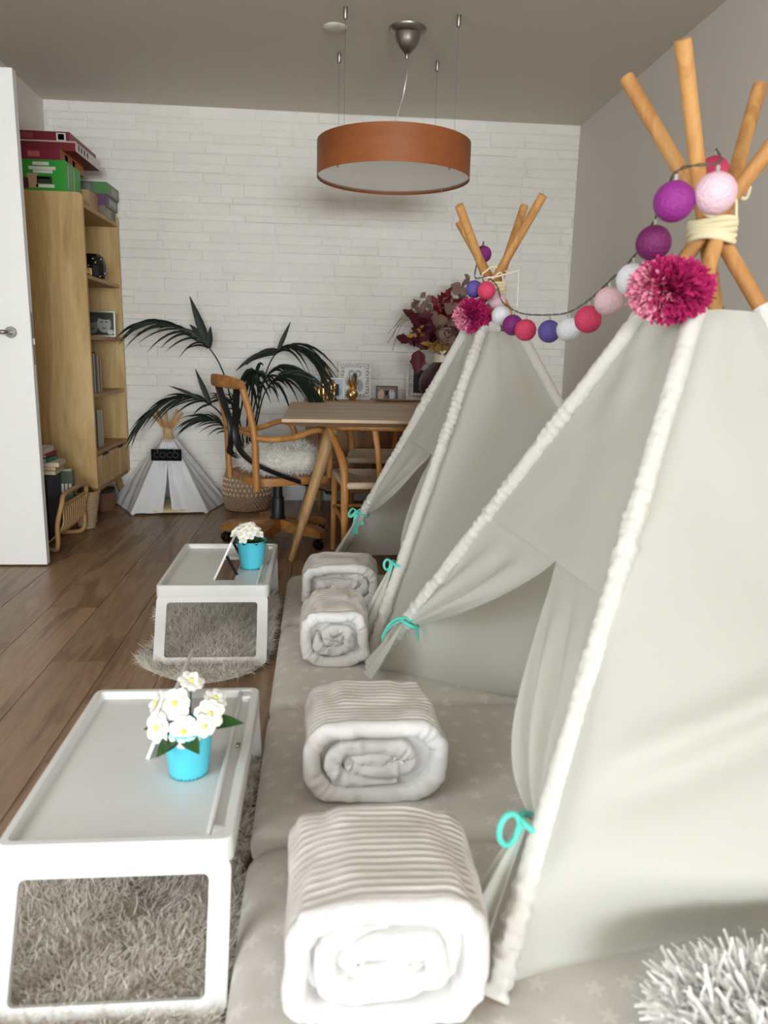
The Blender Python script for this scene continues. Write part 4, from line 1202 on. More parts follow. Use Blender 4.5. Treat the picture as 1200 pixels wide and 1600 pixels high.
# ------------------------------------------------------------------ white bed trays
def ring(g, outer, inner, th, M_):
    n = len(outer)
    vs = []
    for zz in (-th / 2, th / 2):
        vs += [M_ @ Vector((a, b, zz)) for a, b in outer] + [M_ @ Vector((a, b, zz)) for a, b in inner]
    fs = []
    for k in range(n):
        k2 = (k + 1) % n
        fs += [(k, k2, n + k2, n + k)[::-1], (2 * n + k, 2 * n + k2, 3 * n + k2, 3 * n + k), (k, k2, 2 * n + k2, 2 * n + k), (n + k, n + k2, 3 * n + k2, 3 * n + k)[::-1]]
    return g.add(vs, fs)
def bed_tray(label, loc, rz, hole, hy0, hy1, hh, lean):
    t = thing('bed_tray', label, 'bed tray', loc, rz, 'white bed trays')
    W2, L2, zt, zf = .188, .288, .255, .240
    g = G()
    if hole:
        hx0, hx1 = -.012, .060
        g.box((-W2 + .016, -L2 + .016, zf - .010), (hx0, L2 - .016, zf - .0003)).box((hx1, -L2 + .016, zf - .010), (W2 - .016, L2 - .016, zf - .0003))
        g.box((hx0, -L2 + .016, zf - .010), (hx1, hy0, zf)).box((hx0, hy1, zf - .014), (hx1, L2 - .016, zf - .0003))
    else:
        g.box((-W2 + .016, -L2 + .016, zf - .010), (W2 - .016, L2 - .016, zf - .0003))
    b = .004
    prof = [(.0, .213), (.0, .251), (.003, zt), (.014, zt), (.017, .252), (.022, zf), (.022, .228), (.004, .213)]
    vs = []; n_ = len(rrect(1, 1, .02))
    for (ins, zz) in prof:
        vs += [(x_, y_, zz) for x_, y_ in rrect(2 * (W2 - ins), 2 * (L2 - ins), max(.006, .018 - ins * .5))]
    fs = []
    for q in range(len(prof)):
        q2 = (q + 1) % len(prof)
        fs += [(q * n_ + k, q * n_ + (k + 1) % n_, q2 * n_ + (k + 1) % n_, q2 * n_ + k) for k in range(n_)]
    g.add(vs, fs)
    g.box((.142, -L2 + .018, zf - .002), (.150, L2 - .018, zt), .003)        # lip of the long slot
    tr = g.build('tray', M_plast, t, ang=35)
    for yy in (-L2 + .016, L2 - .045):
        G().box((.150, yy, zf - .002), (W2 - .014, yy + .03, zt - .002), .003).build('slot_end', M_plast, tr, ang=35)
    G().box((.158, .035, zf), (.166, .05, zf + .004), .001).build('slot_stop', M_steel, tr, smooth=False)
    for s in (-1, 1):
        g = G()
        top = Vector((0, s * (L2 - .012), .222)); bot = Vector((0, s * (L2 + .095), .007))
        ax = (top - bot); hl = ax.length; ax.normalize()
        Mx = Matrix(((1, 0, 0, 0), (0, ax.y, -ax.z, 0), (0, ax.z, ax.y, 0), (0, 0, 0, 1)))
        Mx.translation = (top + bot) / 2
        ring(g, rrect(2 * W2 - .006, hl, .024), rrect(2 * W2 - .075, hl - .058, .010), .014, Mx)
        g.build('leg_frame', M_plast, t, ang=35)
    # raised tablet flap, hinged along the tray
    Mf = Matrix.Translation((-.010, 0, zf)) @ Matrix.Rotation(lean, 4, 'Y')
    fp = G().box((-.004, hy0, 0), (.004, hy1, hh), .0015, Mf).build('tablet_flap', M_plast, t, ang=35)
    if hole:
        for yy in (hy0 + .05, hy1 - .06):
            p = Mf @ Vector((.006, yy, hh * .55))
            G().tube([p, (hx1 + .004, yy + .02, zf - .004)], .0055, 8).build('flap_support', M_blackp, fp)
    return t
T1 = (-.326, 1.405, 0); T2 = (-.357, 2.775, 0)
bed_tray('near white plastic bed tray with legs standing on shaggy rugs', T1, 0, False, -.005, .28, .125, math.radians(22))
bed_tray('far white plastic bed tray with legs standing on sheepskin', T2, 0, True, -.175, .14, .150, math.radians(25))

def blossom(c, d, r, parent, n=7, seed=0, open_=.35):
    rr = random.Random(seed)
    d = Vector(d).normalized()
    e1 = d.cross(Vector((.3, .2, 1))).normalized(); e2 = d.cross(e1)
    c = Vector(c)
    f = G()
    for layer, (rs, op, nn) in enumerate(((1.0, open_, n), (.68, open_ + .45, n - 1))):
        for k in range(nn):
            a = 2 * PI * (k + .5 * layer) / nn + rr.uniform(-.12, .12)
            pd = (e1 * math.cos(a) + e2 * math.sin(a)) + d * op
            sd = d.cross(pd).normalized(); pd.normalize(); nm_ = pd.cross(sd)
            vs = []; L_ = r * rs * rr.uniform(.9, 1.1); ww = r * .95 * rs
            for q in range(6):
                s = q / 5
                wv = ww * math.sin(PI * (.12 + .80 * s)) ** .7 * .5
                p = c + pd * L_ * s + nm_ * (-.30 * L_ * s * s + .04 * L_ * math.sin(s * 9 + k))
                vs += [p - sd * wv + nm_ * wv * -.25, p, p + sd * wv + nm_ * wv * -.25]
            fs = []
            for q in range(5):
                fs += [(3 * q, 3 * q + 1, 3 * q + 4, 3 * q + 3), (3 * q + 1, 3 * q + 2, 3 * q + 5, 3 * q + 4)]
            f.add(vs, fs)
    fl_ = f.build('flower', M_petal, parent)
    G().ball(c + d * r * .12, r * .20, 10, 7).build('flower_centre', M_yel, fl_)
    return fl_
def flower_pot(label, loc, r0, r1, h_):
    t = thing('flower_pot', label, 'plant', loc)
    g = G().lathe([(r0 * .96, 0), (r0, .003), (lerp(r0, r1, .45), h_ * .45), (lerp(r0, r1, .46) + .0008, h_ * .47), (lerp(r0, r1, .70), h_ * .70), (lerp(r0, r1, .71) + .0008, h_ * .72), (r1, h_ - .004), (r1 + .002, h_ - .002), (r1 + .001, h_), (r1 - .002, h_ - .001), (r1 - .005, h_ - .012)], 48, caps=False)
    g.build('pot', M_teal, t, ang=60)
    G().lathe([(r0, .002), (r1 - .004, h_ - .012)], 32).build('soil', M_soil, t)
    return t
p1 = (-.247, 1.352, .2402)
f1 = flower_pot('turquoise pot of open white flowers on the near bed tray', p1, .037, .0475, .098)
for k, (x_, y_, z_, r_, d) in enumerate(((-.241, 1.375, .416, .024, (.3, -.3, .9)), (-.268, 1.35, .383, .030, (-.15, -.8, .6)), (-.304, 1.36, .378, .026, (-.8, -.3, .5)), (-.297, 1.33, .345, .030, (-.6, -.7, .3)), (-.247, 1.315, .344, .030, (0, -.95, .35)), (-.203, 1.34, .366, .028, (.4, -.7, .5)), (-.196, 1.37, .382, .022, (.5, -.3, .8)), (-.21, 1.32, .352, .022, (.5, -.8, .2)))):
    c_ = (x_ - p1[0], y_ - p1[1], z_ - p1[2])
    G().tube(spline([(c_[0] * .3, c_[1] * .3, .08), (c_[0] * .7, c_[1] * .7, lerp(.08, c_[2], .6)), c_], 8), .0018, 6).build('stem', M_leaf, f1)
    blossom(c_, d, r_, f1, seed=k)
G().ball((.016, .02, .186), (.005, .005, .011), 10, 8).build('bud', M_petal, f1)
for (b, d, L_, ww, nm_) in (((.03, -.0, .095), (1, -.05, .22), .075, .036, (0, -.4, 1)), ((-.01, -.03, .09), (-.5, -.6, -.15), .055, .034, (-.1, -.5, 1)), ((.0, -.03, .088), (.4, -.6, .0), .055, .032, (0, -.5, 1)), ((-.03, 0, .09), (-.9, -.1, .2), .05, .03, (0, -.3, 1)), ((.02, .03, .09), (.4, .7, .3), .06, .034, (0, 0, 1)), ((-.02, -.03, .086), (-.2, -.9, .1), .05, .03, (0, -.3, 1))):
    oval_leaf(b, d, L_, ww, nm_, -.2, M_leaf, f1)
p2 = (-.249, 2.76, .2402)
f2 = flower_pot('turquoise pot with dense white blossom cluster on the far bed tray', p2, .041, .054, .106)
rr = random.Random(9)
for k in range(17):
    a = k * 2.4; q = math.sqrt((k + .5) / 17)
    c_ = Vector((.052 * q * math.cos(a) - .018, .052 * q * math.sin(a), .160 - .035 * q * q + rr.uniform(-.008, .008)))
    G().tube([(c_[0] * .4, c_[1] * .4, .08), c_], .0014, 5).build('stem', M_leaf, f2)
    blossom(c_, (c_[0] * 12, c_[1] * 12 - .4, .8), .0195, f2, n=5, seed=k + 20, open_=.5)
for k in range(10):
    a = k * .63
    oval_leaf((.02 * math.cos(a), .02 * math.sin(a), .092), (math.cos(a), math.sin(a), .35), .06, .03, (0, 0, 1), -.15, M_leaf, f2)
oval_leaf((.03, -.01, .10), (1, -.2, .1), .05, .03, (0, 0, 1), -.1, M_leaf, f2)

# ------------------------------------------------------------------ floor mattresses
def star_fabric():
    M = bpy.data.materials.new('grey_star_fabric'); M.use_nodes = True
    nt = M.node_tree; L = nt.links.new
    b = nt.nodes['Principled BSDF']; b.inputs['Roughness'].default_value = .9; b.inputs['Specular IOR Level'].default_value = .15
    tc = nt.nodes.new('ShaderNodeTexCoord')
    vo = nt.nodes.new('ShaderNodeTexVoronoi'); vo.voronoi_dimensions = '2D'; vo.inputs['Scale'].default_value = 15; vo.inputs['Randomness'].default_value = .55
    L(tc.outputs['Object'], vo.inputs['Vector'])
    # star outline: distance to the cell centre modulated by the angle round it
    sb_ = nt.nodes.new('ShaderNodeVectorMath'); sb_.operation = 'SCALE'; sb_.inputs['Scale'].default_value = 15
    L(tc.outputs['Object'], sb_.inputs[0])
    ps = nt.nodes.new('ShaderNodeVectorMath'); ps.operation = 'SCALE'; ps.inputs['Scale'].default_value = 15
    L(vo.outputs['Position'], ps.inputs[0])
    df = nt.nodes.new('ShaderNodeVectorMath'); df.operation = 'SUBTRACT'
    L(sb_.outputs[0], df.inputs[0]); L(ps.outputs[0], df.inputs[1])
    sx = nt.nodes.new('ShaderNodeSeparateXYZ'); L(df.outputs[0], sx.inputs[0])
    at = nt.nodes.new('ShaderNodeMath'); at.operation = 'ARCTAN2'; L(sx.outputs[1], at.inputs[0]); L(sx.outputs[0], at.inputs[1])
    m5 = nt.nodes.new('ShaderNodeMath'); m5.operation = 'MULTIPLY'; m5.inputs[1].default_value = 5; L(at.outputs[0], m5.inputs[0])
    cs = nt.nodes.new('ShaderNodeMath'); cs.operation = 'COSINE'; L(m5.outputs[0], cs.inputs[0])
    rad = nt.nodes.new('ShaderNodeMath'); rad.operation = 'MULTIPLY_ADD'; rad.inputs[1].default_value = .07; rad.inputs[2].default_value = .17; L(cs.outputs[0], rad.inputs[0])
    lt = nt.nodes.new('ShaderNodeMath'); lt.operation = 'LESS_THAN'; L(vo.outputs['Distance'], lt.inputs[0]); L(rad.outputs[0], lt.inputs[1])
    mx = nt.nodes.new('ShaderNodeMix'); mx.data_type = 'RGBA'
    mx.inputs[6].default_value = rgb(210, 205, 198); mx.inputs[7].default_value = rgb(222, 218, 212)
    L(lt.outputs[0], mx.inputs[0]); L(mx.outputs[2], b.inputs['Base Color'])
    nz = nt.nodes.new('ShaderNodeTexNoise'); nz.inputs['Scale'].default_value = 9
    L(tc.outputs['Object'], nz.inputs['Vector'])
    bp = nt.nodes.new('ShaderNodeBump'); bp.inputs['Strength'].default_value = .35; bp.inputs['Distance'].default_value = .02
    L(nz.outputs['Fac'], bp.inputs['Height']); L(bp.outputs[0], b.inputs['Normal'])
    return M
M_star = star_fabric()
def mattress(label, y0, y1, x0=-.135, x1=1.46, z=.10):
    t = thing('floor_mattress', label, 'mattress', ((x0 + x1) / 2, (y0 + y1) / 2, 0), group='grey star mattresses')
    hx, hy = (x1 - x0) / 2, (y1 - y0) / 2
    def fn(u, v):
        # superelliptic shell
        def se(w_, e): 
            a = math.cos(w_); b_ = math.sin(w_)
            return math.copysign(abs(a) ** e, a), math.copysign(abs(b_) ** e, b_)
        cb, sb2 = se(PI * (v - .5), .35)
        # perimeter with rounded corners
        pr_ = per[int(round(u * len(per))) % len(per)]
        rim = .045
        px = math.copysign(max(0, abs(pr_[0]) - rim * (1 - cb)), pr_[0]) if cb > .02 else pr_[0] * .0
        py = math.copysign(max(0, abs(pr_[1]) - rim * (1 - cb)), pr_[1]) if cb > .02 else pr_[1] * .0
        return (px, py, z / 2 + z / 2 * sb2)
    g = G()
    per = []
    for (a, b_) in ((0, 1), (1, 2), (2, 3), (3, 0)):
        pass
    rim_prof = [(0.030, .002), (.010, .010), (.002, .03), (0.0, .05), (.004, .072), (.016, .090), (.036, .098), (.07, .1005)]
    o = rrect(2 * hx, 2 * hy, .05, 6)
    n = len(o); vs = []
    for (ins, zz) in rim_prof:
        q = rrect(2 * hx - 2 * ins, 2 * hy - 2 * ins, max(.012, .05 - ins * .4), 6)
        for (a, b_) in q:
            w_ = .004 * noise.noise((a * 5, b_ * 5, zz * 12))
            vs.append((a + w_, b_ + w_, max(.001, zz + (.003 * noise.noise((a * 4, b_ * 4, 1)) if zz > .05 else 0))))
    fs = [tuple(range(n))[::-1]]
    for i in range(len(rim_prof) - 1):
        fs += [(i * n + k, i * n + (k + 1) % n, (i + 1) * n + (k + 1) % n, (i + 1) * n + k) for k in range(n)]
    fs.append(tuple((len(rim_prof) - 1) * n + k for k in range(n)))
    g.add(vs, fs).build('cushion', M_star, t, ang=60)
    return t
mattress('nearest grey star patterned floor mattress with largest duvet roll on it', .66, 1.338)
mattress('second nearest grey star floor mattress inside the near tent', 1.342, 1.928)
mattress('third grey floor mattress reaching under the far tent entrance', 1.932, 2.570)
mattress('farthest grey floor mattress by the far tent beside dining table', 2.574, 3.170, z=.10)

# ------------------------------------------------------------------ rolled duvets
def duvet(label, x0, x1, y0, y1, z1, turns, ph, sgn, seed, th=.034):
    cx = (x0 + x1) / 2; z0 = .101
    t = thing('rolled_duvet', label, 'duvet', (cx, y0, z0), 0, 'rolled white duvets')
    a_, b_ = (x1 - x0) / 2, (z1 - z0) / 2; D = y1 - y0
    def sup(an, A, B, e=.58):
        c, s = math.cos(an), math.sin(an)
        return A * math.copysign(abs(c) ** e, c), B * math.copysign(abs(s) ** e, s)
    hh = th * .5
    def squash(x_, z_):      # heavier below, softer on top
        return x_ * (1 + .07 * max(-1, min(1, -z_ / b_)) * .6), z_ - .006 * (1 - (x_ / a_) ** 2) * (1 if z_ > 0 else 0)
    def body(an, y, k, rdg=0.0):
        wob = .011 * noise.noise((math.cos(an) * 1.6, math.sin(an) * 1.6 + seed, y * 5)) + .005 * noise.noise((math.cos(an) * 4, math.sin(an) * 4, y * 12 + seed))
        A = max(.002, a_ - k + wob + rdg); B = max(.002, b_ - k + wob * .8 + rdg)
        return squash(*sup(an, A, B))
    def shell(u, v):
        an = 2 * PI * u
        k = 0.0
        if v < .86:
            y = hh + (D - .05 - hh) * (v / .86)
        else:
            q = (v - .86) / .14
            y = (D - .05) + .05 * math.sin(q * PI / 2); k = (1 - math.cos(q * PI / 2)) * min(a_, b_) * .98
        ed = sstep(.012, .04, y) * (1 - sstep(D - .07, D - .01, y))
        yy = y + .016 * noise.noise((an * 1.1, y * 5, seed)) + .004 * math.sin(an * 3)
        tp = .35 + .65 * max(0, math.sin(an)) + .25 * abs(math.cos(an))
        am = .45 + .9 * sstep(-.3, .4, noise.noise((an * 2.2, y * 18, seed + 9)))
        rdg = .0017 * math.sin(yy * 2 * PI / .0150 + 1.6 * noise.noise((an * 2, y * 11, seed + 3))) * ed * tp * am
        x_, z_ = body(an, y, k, rdg)
        return (x_, y, max(.001, b_ + z_))
    G().grid(shell, 120, 170, cu=True).build('outer_cover', M_dcover, t, ang=80)
    # the white rolled edge seen at the front: the lip of the outer layer, then the layers inside
    def rim(u, v):
        an = 2 * PI * u
        q = PI * v
        k = th * .5 * (1 - math.cos(q))
        cr = .006 * noise.noise((math.cos(an) * 7, math.sin(an) * 7, seed + 5)) + .010 * noise.noise((math.cos(an) * 2, math.sin(an) * 2, seed + 5))
        y = hh * (1 - math.sin(q)) + cr * math.sin(q) + (.02 if v > .99 else 0)
        k += .005 * noise.noise((math.cos(an) * 5, math.sin(an) * 5, seed + 11)) * math.sin(q)
        x_, z_ = body(an, hh, k)
        return (x_, y, max(.001, b_ + z_))
    g = G().grid(rim, 140, 15, cu=True)
    ns = int(110 * turns); nq = 12
    def lip(u, v):
        tu = u * turns
        an = ph + sgn * 2 * PI * tu
        d = hh * 2.75 + th * tu * .93
        A = max(.006, a_ - d * 1.02); B = max(.004, b_ - d * .90)
        x_, z_ = sup(an, A, B, .68)
        x_, z_ = squash(x_, z_)
        q = PI * v
        nx, nz = math.cos(an) / max(A, .02), math.sin(an) / max(B, .02)
        l = math.hypot(nx, nz) or 1; nx /= l; nz /= l
        ends = sstep(0, .10, tu) * sstep(0, .12, turns - tu)
        puff = (1.08 + .34 * noise.noise((tu * 7, seed, 0)) + .10 * math.sin(tu * 37 + seed)) * (.25 + .75 * ends)
        off = math.cos(q) * hh * puff
        yf = .004 + .004 * tu + .016 * noise.noise((tu * 4.2, 3, seed)) + .007 * noise.noise((tu * 15, v * 2, seed)) + .015 * (1 - ends)
        y = yf + (1 - math.sin(q)) * hh if 0.02 < v < .98 else yf + hh + .05
        pk = .0050 * noise.noise((tu * 26, v * 3, seed))
        off += .003 * noise.noise((tu * 34, v * 2, seed + 2))
        return (x_ + nx * off, y + pk * math.sin(q), max(.001, b_ + z_ + nz * off))
    g.grid(lip, ns, nq + 1)
    g.build('rolled_edge', M_duvet, t, ang=80)
    G().box((-a_ * .8, .035, b_ * .25), (a_ * .8, .055, b_ * 1.75), .01).build('inner_fold', M_duvet, t)
    return t
duvet('nearest and largest white ribbed duvet roll at front of near tent', -.048, .245, .885, 1.165, .312, 2.05, PI * .5, 1, 1.0, .036)
duvet('white ribbed duvet roll on second mattress inside near tent entrance', -.028, .272, 1.435, 1.70, .292, 1.95, -PI * .4, -1, 2.0, .036)
duvet('white ribbed duvet roll on third mattress between the two tents', -.050, .152, 2.15, 2.42, .283, 2.2, PI * .9, 1, 3.0, .032)
duvet('farthest white ribbed duvet roll lying before the far tent', -.062, .225, 2.69, 2.95, .268, 1.75, PI * .5, -1, 4.0, .034)

# ------------------------------------------------------------------ play tents
def vplane_n(a, b, c, outward):
    n = (b - a).cross(c - a).normalized()
    return n if n.dot(outward) > 0 else -n
def tent(label, apex, bases, S, T_n, T_f, Cn, Cf, seed, ttop, near_fn, far_fn, back_fn, topl, bend):
    org = Vector((apex[0], apex[1], 0))
    t = thing('play_tent', label, 'tent', org)
    ap = Vector(apex) - org
    NF, FF, FR, NR = [Vector(b) - org for b in bases]
    cen = (NF + FF + FR + NR) / 4
    bd = {0: Vector(bend.get('NF', (0, 0, 0))), 1: Vector(bend.get('FF', (0, 0, 0))), 2: Vector(bend.get('FR', (0, 0, 0))), 3: Vector(bend.get('NR', (0, 0, 0)))}
    Bs = [NF, FF, FR, NR]
    def pole(i, q): return Bs[i] + (ap - Bs[i]) * q + bd[i] * math.sin(PI * min(1, max(0, q)))
    for i in range(4):
        a = math.atan2(Bs[i].y - ap.y, Bs[i].x - ap.x) + 1.2
        off = Vector((math.cos(a), math.sin(a), 0)) * .017
        q1 = topl[i]
        c = [pole(i, q) + off * min(1, max(0, q)) for q in np.linspace(0, 1, 14)]
        end = c[-1] + (ap - Bs[i]) * (q1 - 1)
        G().tube(c + [end], .0152, 16).build('pole', M_pole, t, ang=50)
        # gathered sleeve
        n = 190
        vs = []; fs = []; sg_ = 20
        ctr = [pole(i, q) + off * q for q in np.linspace(.0, ttop + .012, n)]
        Lp = (ctr[-1] - ctr[0]).length
        g = G()
        tg = (ctr[-1] - ctr[0]).normalized()
        e1 = tg.cross(Vector((0, 0, 1))).normalized(); e2 = tg.cross(e1)
        for k in range(n):
            s = k / (n - 1) * Lp
            am = .45 + 1.1 * sstep(-.2, .5, noise.noise((s * 5, seed, i)))
            for q in range(sg_):
                an = 2 * PI * q / sg_
                r_ = .0190 + am * (.0019 * math.sin(2 * PI * s / .021 + 2.2 * math.sin(an + i) + 5 * noise.noise((s * 9, i, seed))) + .0052 * noise.noise((s * 50, math.cos(an) * 1.6, math.sin(an) * 1.6 + i)))
                vs.append(ctr[k] + (e1 * math.cos(an) + e2 * math.sin(an)) * max(.0168, r_))
        for k in range(n - 1):
            for q in range(sg_):
                fs.append((k * sg_ + q, k * sg_ + (q + 1) % sg_, (k + 1) * sg_ + (q + 1) % sg_, (k + 1) * sg_ + q))
        g.add(vs, fs).build('pole_sleeve', M_sleeve, t, ang=80)
    def panel(i, j, fn, nm, t0=.0, t1=ttop, nu=60, nv=70):
        a, b = Bs[i], Bs[j]
        nr = vplane_n(a, b, ap, (a + b) / 2 - cen)
        def f(u, v):
            q = lerp(t0, t1, v)
            p = pole(i, q).lerp(pole(j, q), u)
            p = p + fn(u, q, nr)
            if p.z < .101: p.z = .101
            return p
        return G().grid(f, nu, nv).build(nm, M_canvas, t, ang=80)
    panel(0, 3, near_fn, 'side_panel')
    panel(1, 2, far_fn, 'side_panel')
    panel(3, 2, back_fn, 'back_panel')
    S = Vector(S) - org
    tS = (S.z - Bs[0].z) / (ap.z - Bs[0].z)
    sS = ((S - pole(0, tS)).dot(pole(1, tS) - pole(0, tS))) / (pole(1, tS) - pole(0, tS)).length_squared
    nfr = vplane_n(Bs[0], Bs[1], ap, (Bs[0] + Bs[1]) / 2 - cen)
    # solid gable over the entrance, reaching down a little further at the parting
    def gab(u, v):
        low = tS + .10 * abs(u - sS) / max(sS, 1 - sS) * 0
        q = lerp(low, ttop, v)
        p = pole(0, q).lerp(pole(1, q), u)
        k = math.sin(PI * u)
        w_ = .010 * math.sin((u * 9 - v * 7) + seed) * k * sstep(.25, .9, v) + .006 * noise.noise((u * 4, v * 5, seed))
        return p + nfr * (.004 - .020 * k * (1 - v) + w_ * k)
    G().grid(gab, 50, 50).build('gable_panel', M_canvas, t, ang=80)
    def curtain(pi, T_, C_, us, sg_):
        T_ = Vector(T_) - org; C_ = Vector(C_) - org
        tT = (T_.z - Bs[pi].z) / (ap.z - Bs[pi].z)
        S0 = pole(0, tS).lerp(pole(1, tS), sS) + nfr * (.004 - .020 * math.sin(PI * sS))
        def fn(u, v):
            pp = pole(pi, lerp(tS, tT, v)) + nfr * .006
            fe = S0 * (1 - v) ** 2 + C_ * 2 * v * (1 - v) + T_ * v * v
            # the top edge joins the gable
            uu = u
            p = pp.lerp(fe, uu)
            if v < .001:
                ug = lerp(0 if pi == 0 else 1, sS, u)
                p = pole(0, tS).lerp(pole(1, tS), ug) + nfr * (.004 - .020 * math.sin(PI * ug))
            k = math.sin(PI * v) * sstep(0, .15, v)
            p = p + nfr * (k * (.016 * math.sin(u * 17 + seed + 2 * v) * (.35 + .65 * u) + .010 * noise.noise((u * 5, v * 2, seed))) - .02 * math.sin(PI * lerp(0 if pi == 0 else 1, sS, u)) * (1 - v) + .018 * sstep(.75, 1, u) * k)
            return p
        G().grid(fn, 50, 44).build('door_curtain', M_canvas, t, ang=80)
        # free tail below the tie
        def tail(u, v):
            q = lerp(tT, .015, v)
            pb_ = pole(pi, q) + nfr * .010
            inn = (pole(1 - pi, q) - pole(pi, q)).normalized()
            wd_ = lerp(.016, us, v ** .8)
            p = pb_ + inn * (u * wd_ + .012) + nfr * (.010 + .014 * math.sin(u * 11 + seed) * v + .03 * v * u)
            if p.z < .102: p.z = .102
            return p
        G().grid(tail, 24, 24).build('curtain_tail', M_canvas, t, ang=80)
        return T_, pi
    for (pi, T_, C_, us, sg_) in ((0, T_n, Cn, .085, 1), (1, T_f, Cf, .16, -1)):
        T2_, _ = curtain(pi, T_, C_, us, sg_)
        # ribbon tie with a loop and two ends
        inn = (pole(1 - pi, .2) - pole(pi, .2)).normalized()
        c = T2_ + nfr * .03
        g = G()
        tg = (ap - Bs[pi]).normalized()
        g.tube([T2_ + nfr * (.005) + (nfr * math.cos(a) + inn * math.sin(a)) * .026 for a in np.linspace(0, 2 * PI, 20)[:-1]], .0055, 8, closed=True)
        big = 1.0 if seed < 3 else .62
        ex = Vector((1, -.12, 0)).normalized(); ez = Vector((0, 0, 1))
        def pt(a_, b_): return c + ex * a_ + ez * b_ + nfr * .006
        if sg_ > 0:      # round loop with a short end
            lf = Vector((-.93, -.36, 0))
            g.tube([c + lf * (.019 * big * (1 - math.cos(a))) + Vector((0, 0, (-.014 + .027 * math.sin(a)) * big)) + nfr * .004 for a in np.linspace(0, 2 * PI, 28)[:-1]], .0052 * big ** .5, 8, closed=True)
            g.ribbon(spline([c, c + lf * .006 + Vector((0, 0, -.03)), c + lf * .010 + Vector((0, 0, -.062))], 10), ex, .013, .002)
        elif seed < 3:   # long limp ends arching to both sides
            for (w_, dz) in ((.0062, 0), (.0048, -.010)):
                g.tube(spline([pt(-.050, -.058 + dz), pt(-.036, -.026 + dz), pt(-.016, -.004 + dz), pt(.006, .004 + dz), pt(.030, -.002 + dz), pt(.048, -.022 + dz), pt(.054, -.055 + dz)], 36), w_, 8, ell=.5, upv=nfr)
        else:            # small bow with two hanging ends
            g.tube(spline([pt(0, 0), pt(-.018, .010), pt(-.034, -.012), pt(-.026, -.026), pt(0, 0)], 24), .006, 8, ell=.4, upv=nfr)
            g.tube(spline([pt(0, 0), pt(.016, .008), pt(.030, -.010), pt(.022, -.028), pt(0, 0)], 24), .006, 8, ell=.4, upv=nfr)
            g.ribbon([pt(0, 0), pt(-.004, -.05), pt(-.004, -.105)], ex, .022, .002)
            g.ribbon([pt(.004, 0), pt(.020, -.03), pt(.026, -.062)], ex, .016, .002)
        g.build('ribbon_tie', M_mint, t)
    # cord lashed round the crossing
    g = G()
    for k in range(5):
        g.tube([ap + Vector((.043 * math.cos(a), .043 * math.sin(a), -.018 + k * .0085 + .004 * math.sin(a * 2 + k))) for a in np.linspace(0, 2 * PI, 30)[:-1]], .0060, 8, closed=True)
    g.build('lashing', M_cream, t)
    g = G()
    g.tube(spline([ap + Vector((.03, -.035, .02)), ap + Vector((.012, -.05, .055)), ap + Vector((-.03, -.05, .02)), ap + Vector((-.05, -.03, .045))], 16), .0035, 6)
    g.tube(spline([ap + Vector((-.05, -.03, .05)), ap + Vector((-.01, -.045, .075)), ap + Vector((.05, -.02, .06)), ap + Vector((.065, -.01, .085))], 16), .0035, 6)
    g.build('cord_ends', M_cream, t)
    return t

def near1(u, q, n):
    # slack cloth: bellies out low down and tucks under itself above the hem
    k = math.sin(PI * min(1, u * 1.02)) ** .38
    qb = .175 - .035 * math.sin(PI * u)
    if q > qb:
        d = lerp(.150, .012, sstep(qb, .62, q) ** .8)
    else:
        d = lerp(-.055, .150, sstep(.0, 1.0, (q / qb) ** 1.25))
    f = q - (.245 + .20 * u ** 1.15)
    w_ = sstep(.02, .10, u)
    d += w_ * (.026 * math.exp(-(f / .020) ** 2) - .026 * math.exp(-((f + .040) / .024) ** 2))
    d += .006 * noise.noise((u * 4, q * 6, 2.0)) + .004 * math.sin(u * 40) * math.exp(-u * 18)
    d *= k
    return n * d + Vector((0, 0, -.035 * k * max(0, 1 - abs(q - qb) / .12)))
def far1(u, q, n):
    k = math.sin(PI * u)
    tuck = sstep(.03, .35, u) * (1 - sstep(.9, 1, u))
    return n * (-.055 * k * (1 - q) * .6 + .006 * noise.noise((u * 4, q * 4, 8))) + Vector((0, -.12 * tuck * (1 - sstep(0, .45, q)), 0))
def back1(u, q, n):
    return n * (.02 * math.sin(PI * u) * (1 - q) + .008 * noise.noise((u * 4, q * 4, 5)))
tent('near large white play tent with bows and pink pompom, poles out of top', (.792, 1.569, 1.294),
     [(.264, .943, .1), (.158, 2.147, .1), (1.30, 1.97, .1), (1.40, 1.06, .1)], (.472, 1.52, .629), (.352, 1.066, .300), (.262, 2.035, .283),
     (.33, 1.24, .30), (.37, 1.76, .36), 1.3, .862, near1, far1, back1, (1.27, 1.275, 1.262, 1.27), {})
def near2(u, q, n):
    k = math.sin(PI * u)
    return n * (.020 * k * (1 - q) + .006 * noise.noise((u * 4, q * 4, 3)) * k)
tent('far white play tent beside the dining table with poles below the lamp', (.625, 2.824, 1.268),
     [(.155, 2.215, .1), (.093, 3.42, .101), (1.30, 3.40, .1), (1.237, 2.289, .1)], (.381, 2.754, .691), (.262, 2.36, .362), (.199, 3.305, .328),
     (.29, 2.50, .40), (.30, 2.95, .44), 4.7, .872, near2, back1, back1, (1.27, 1.255, 1.225, 1.21), {})

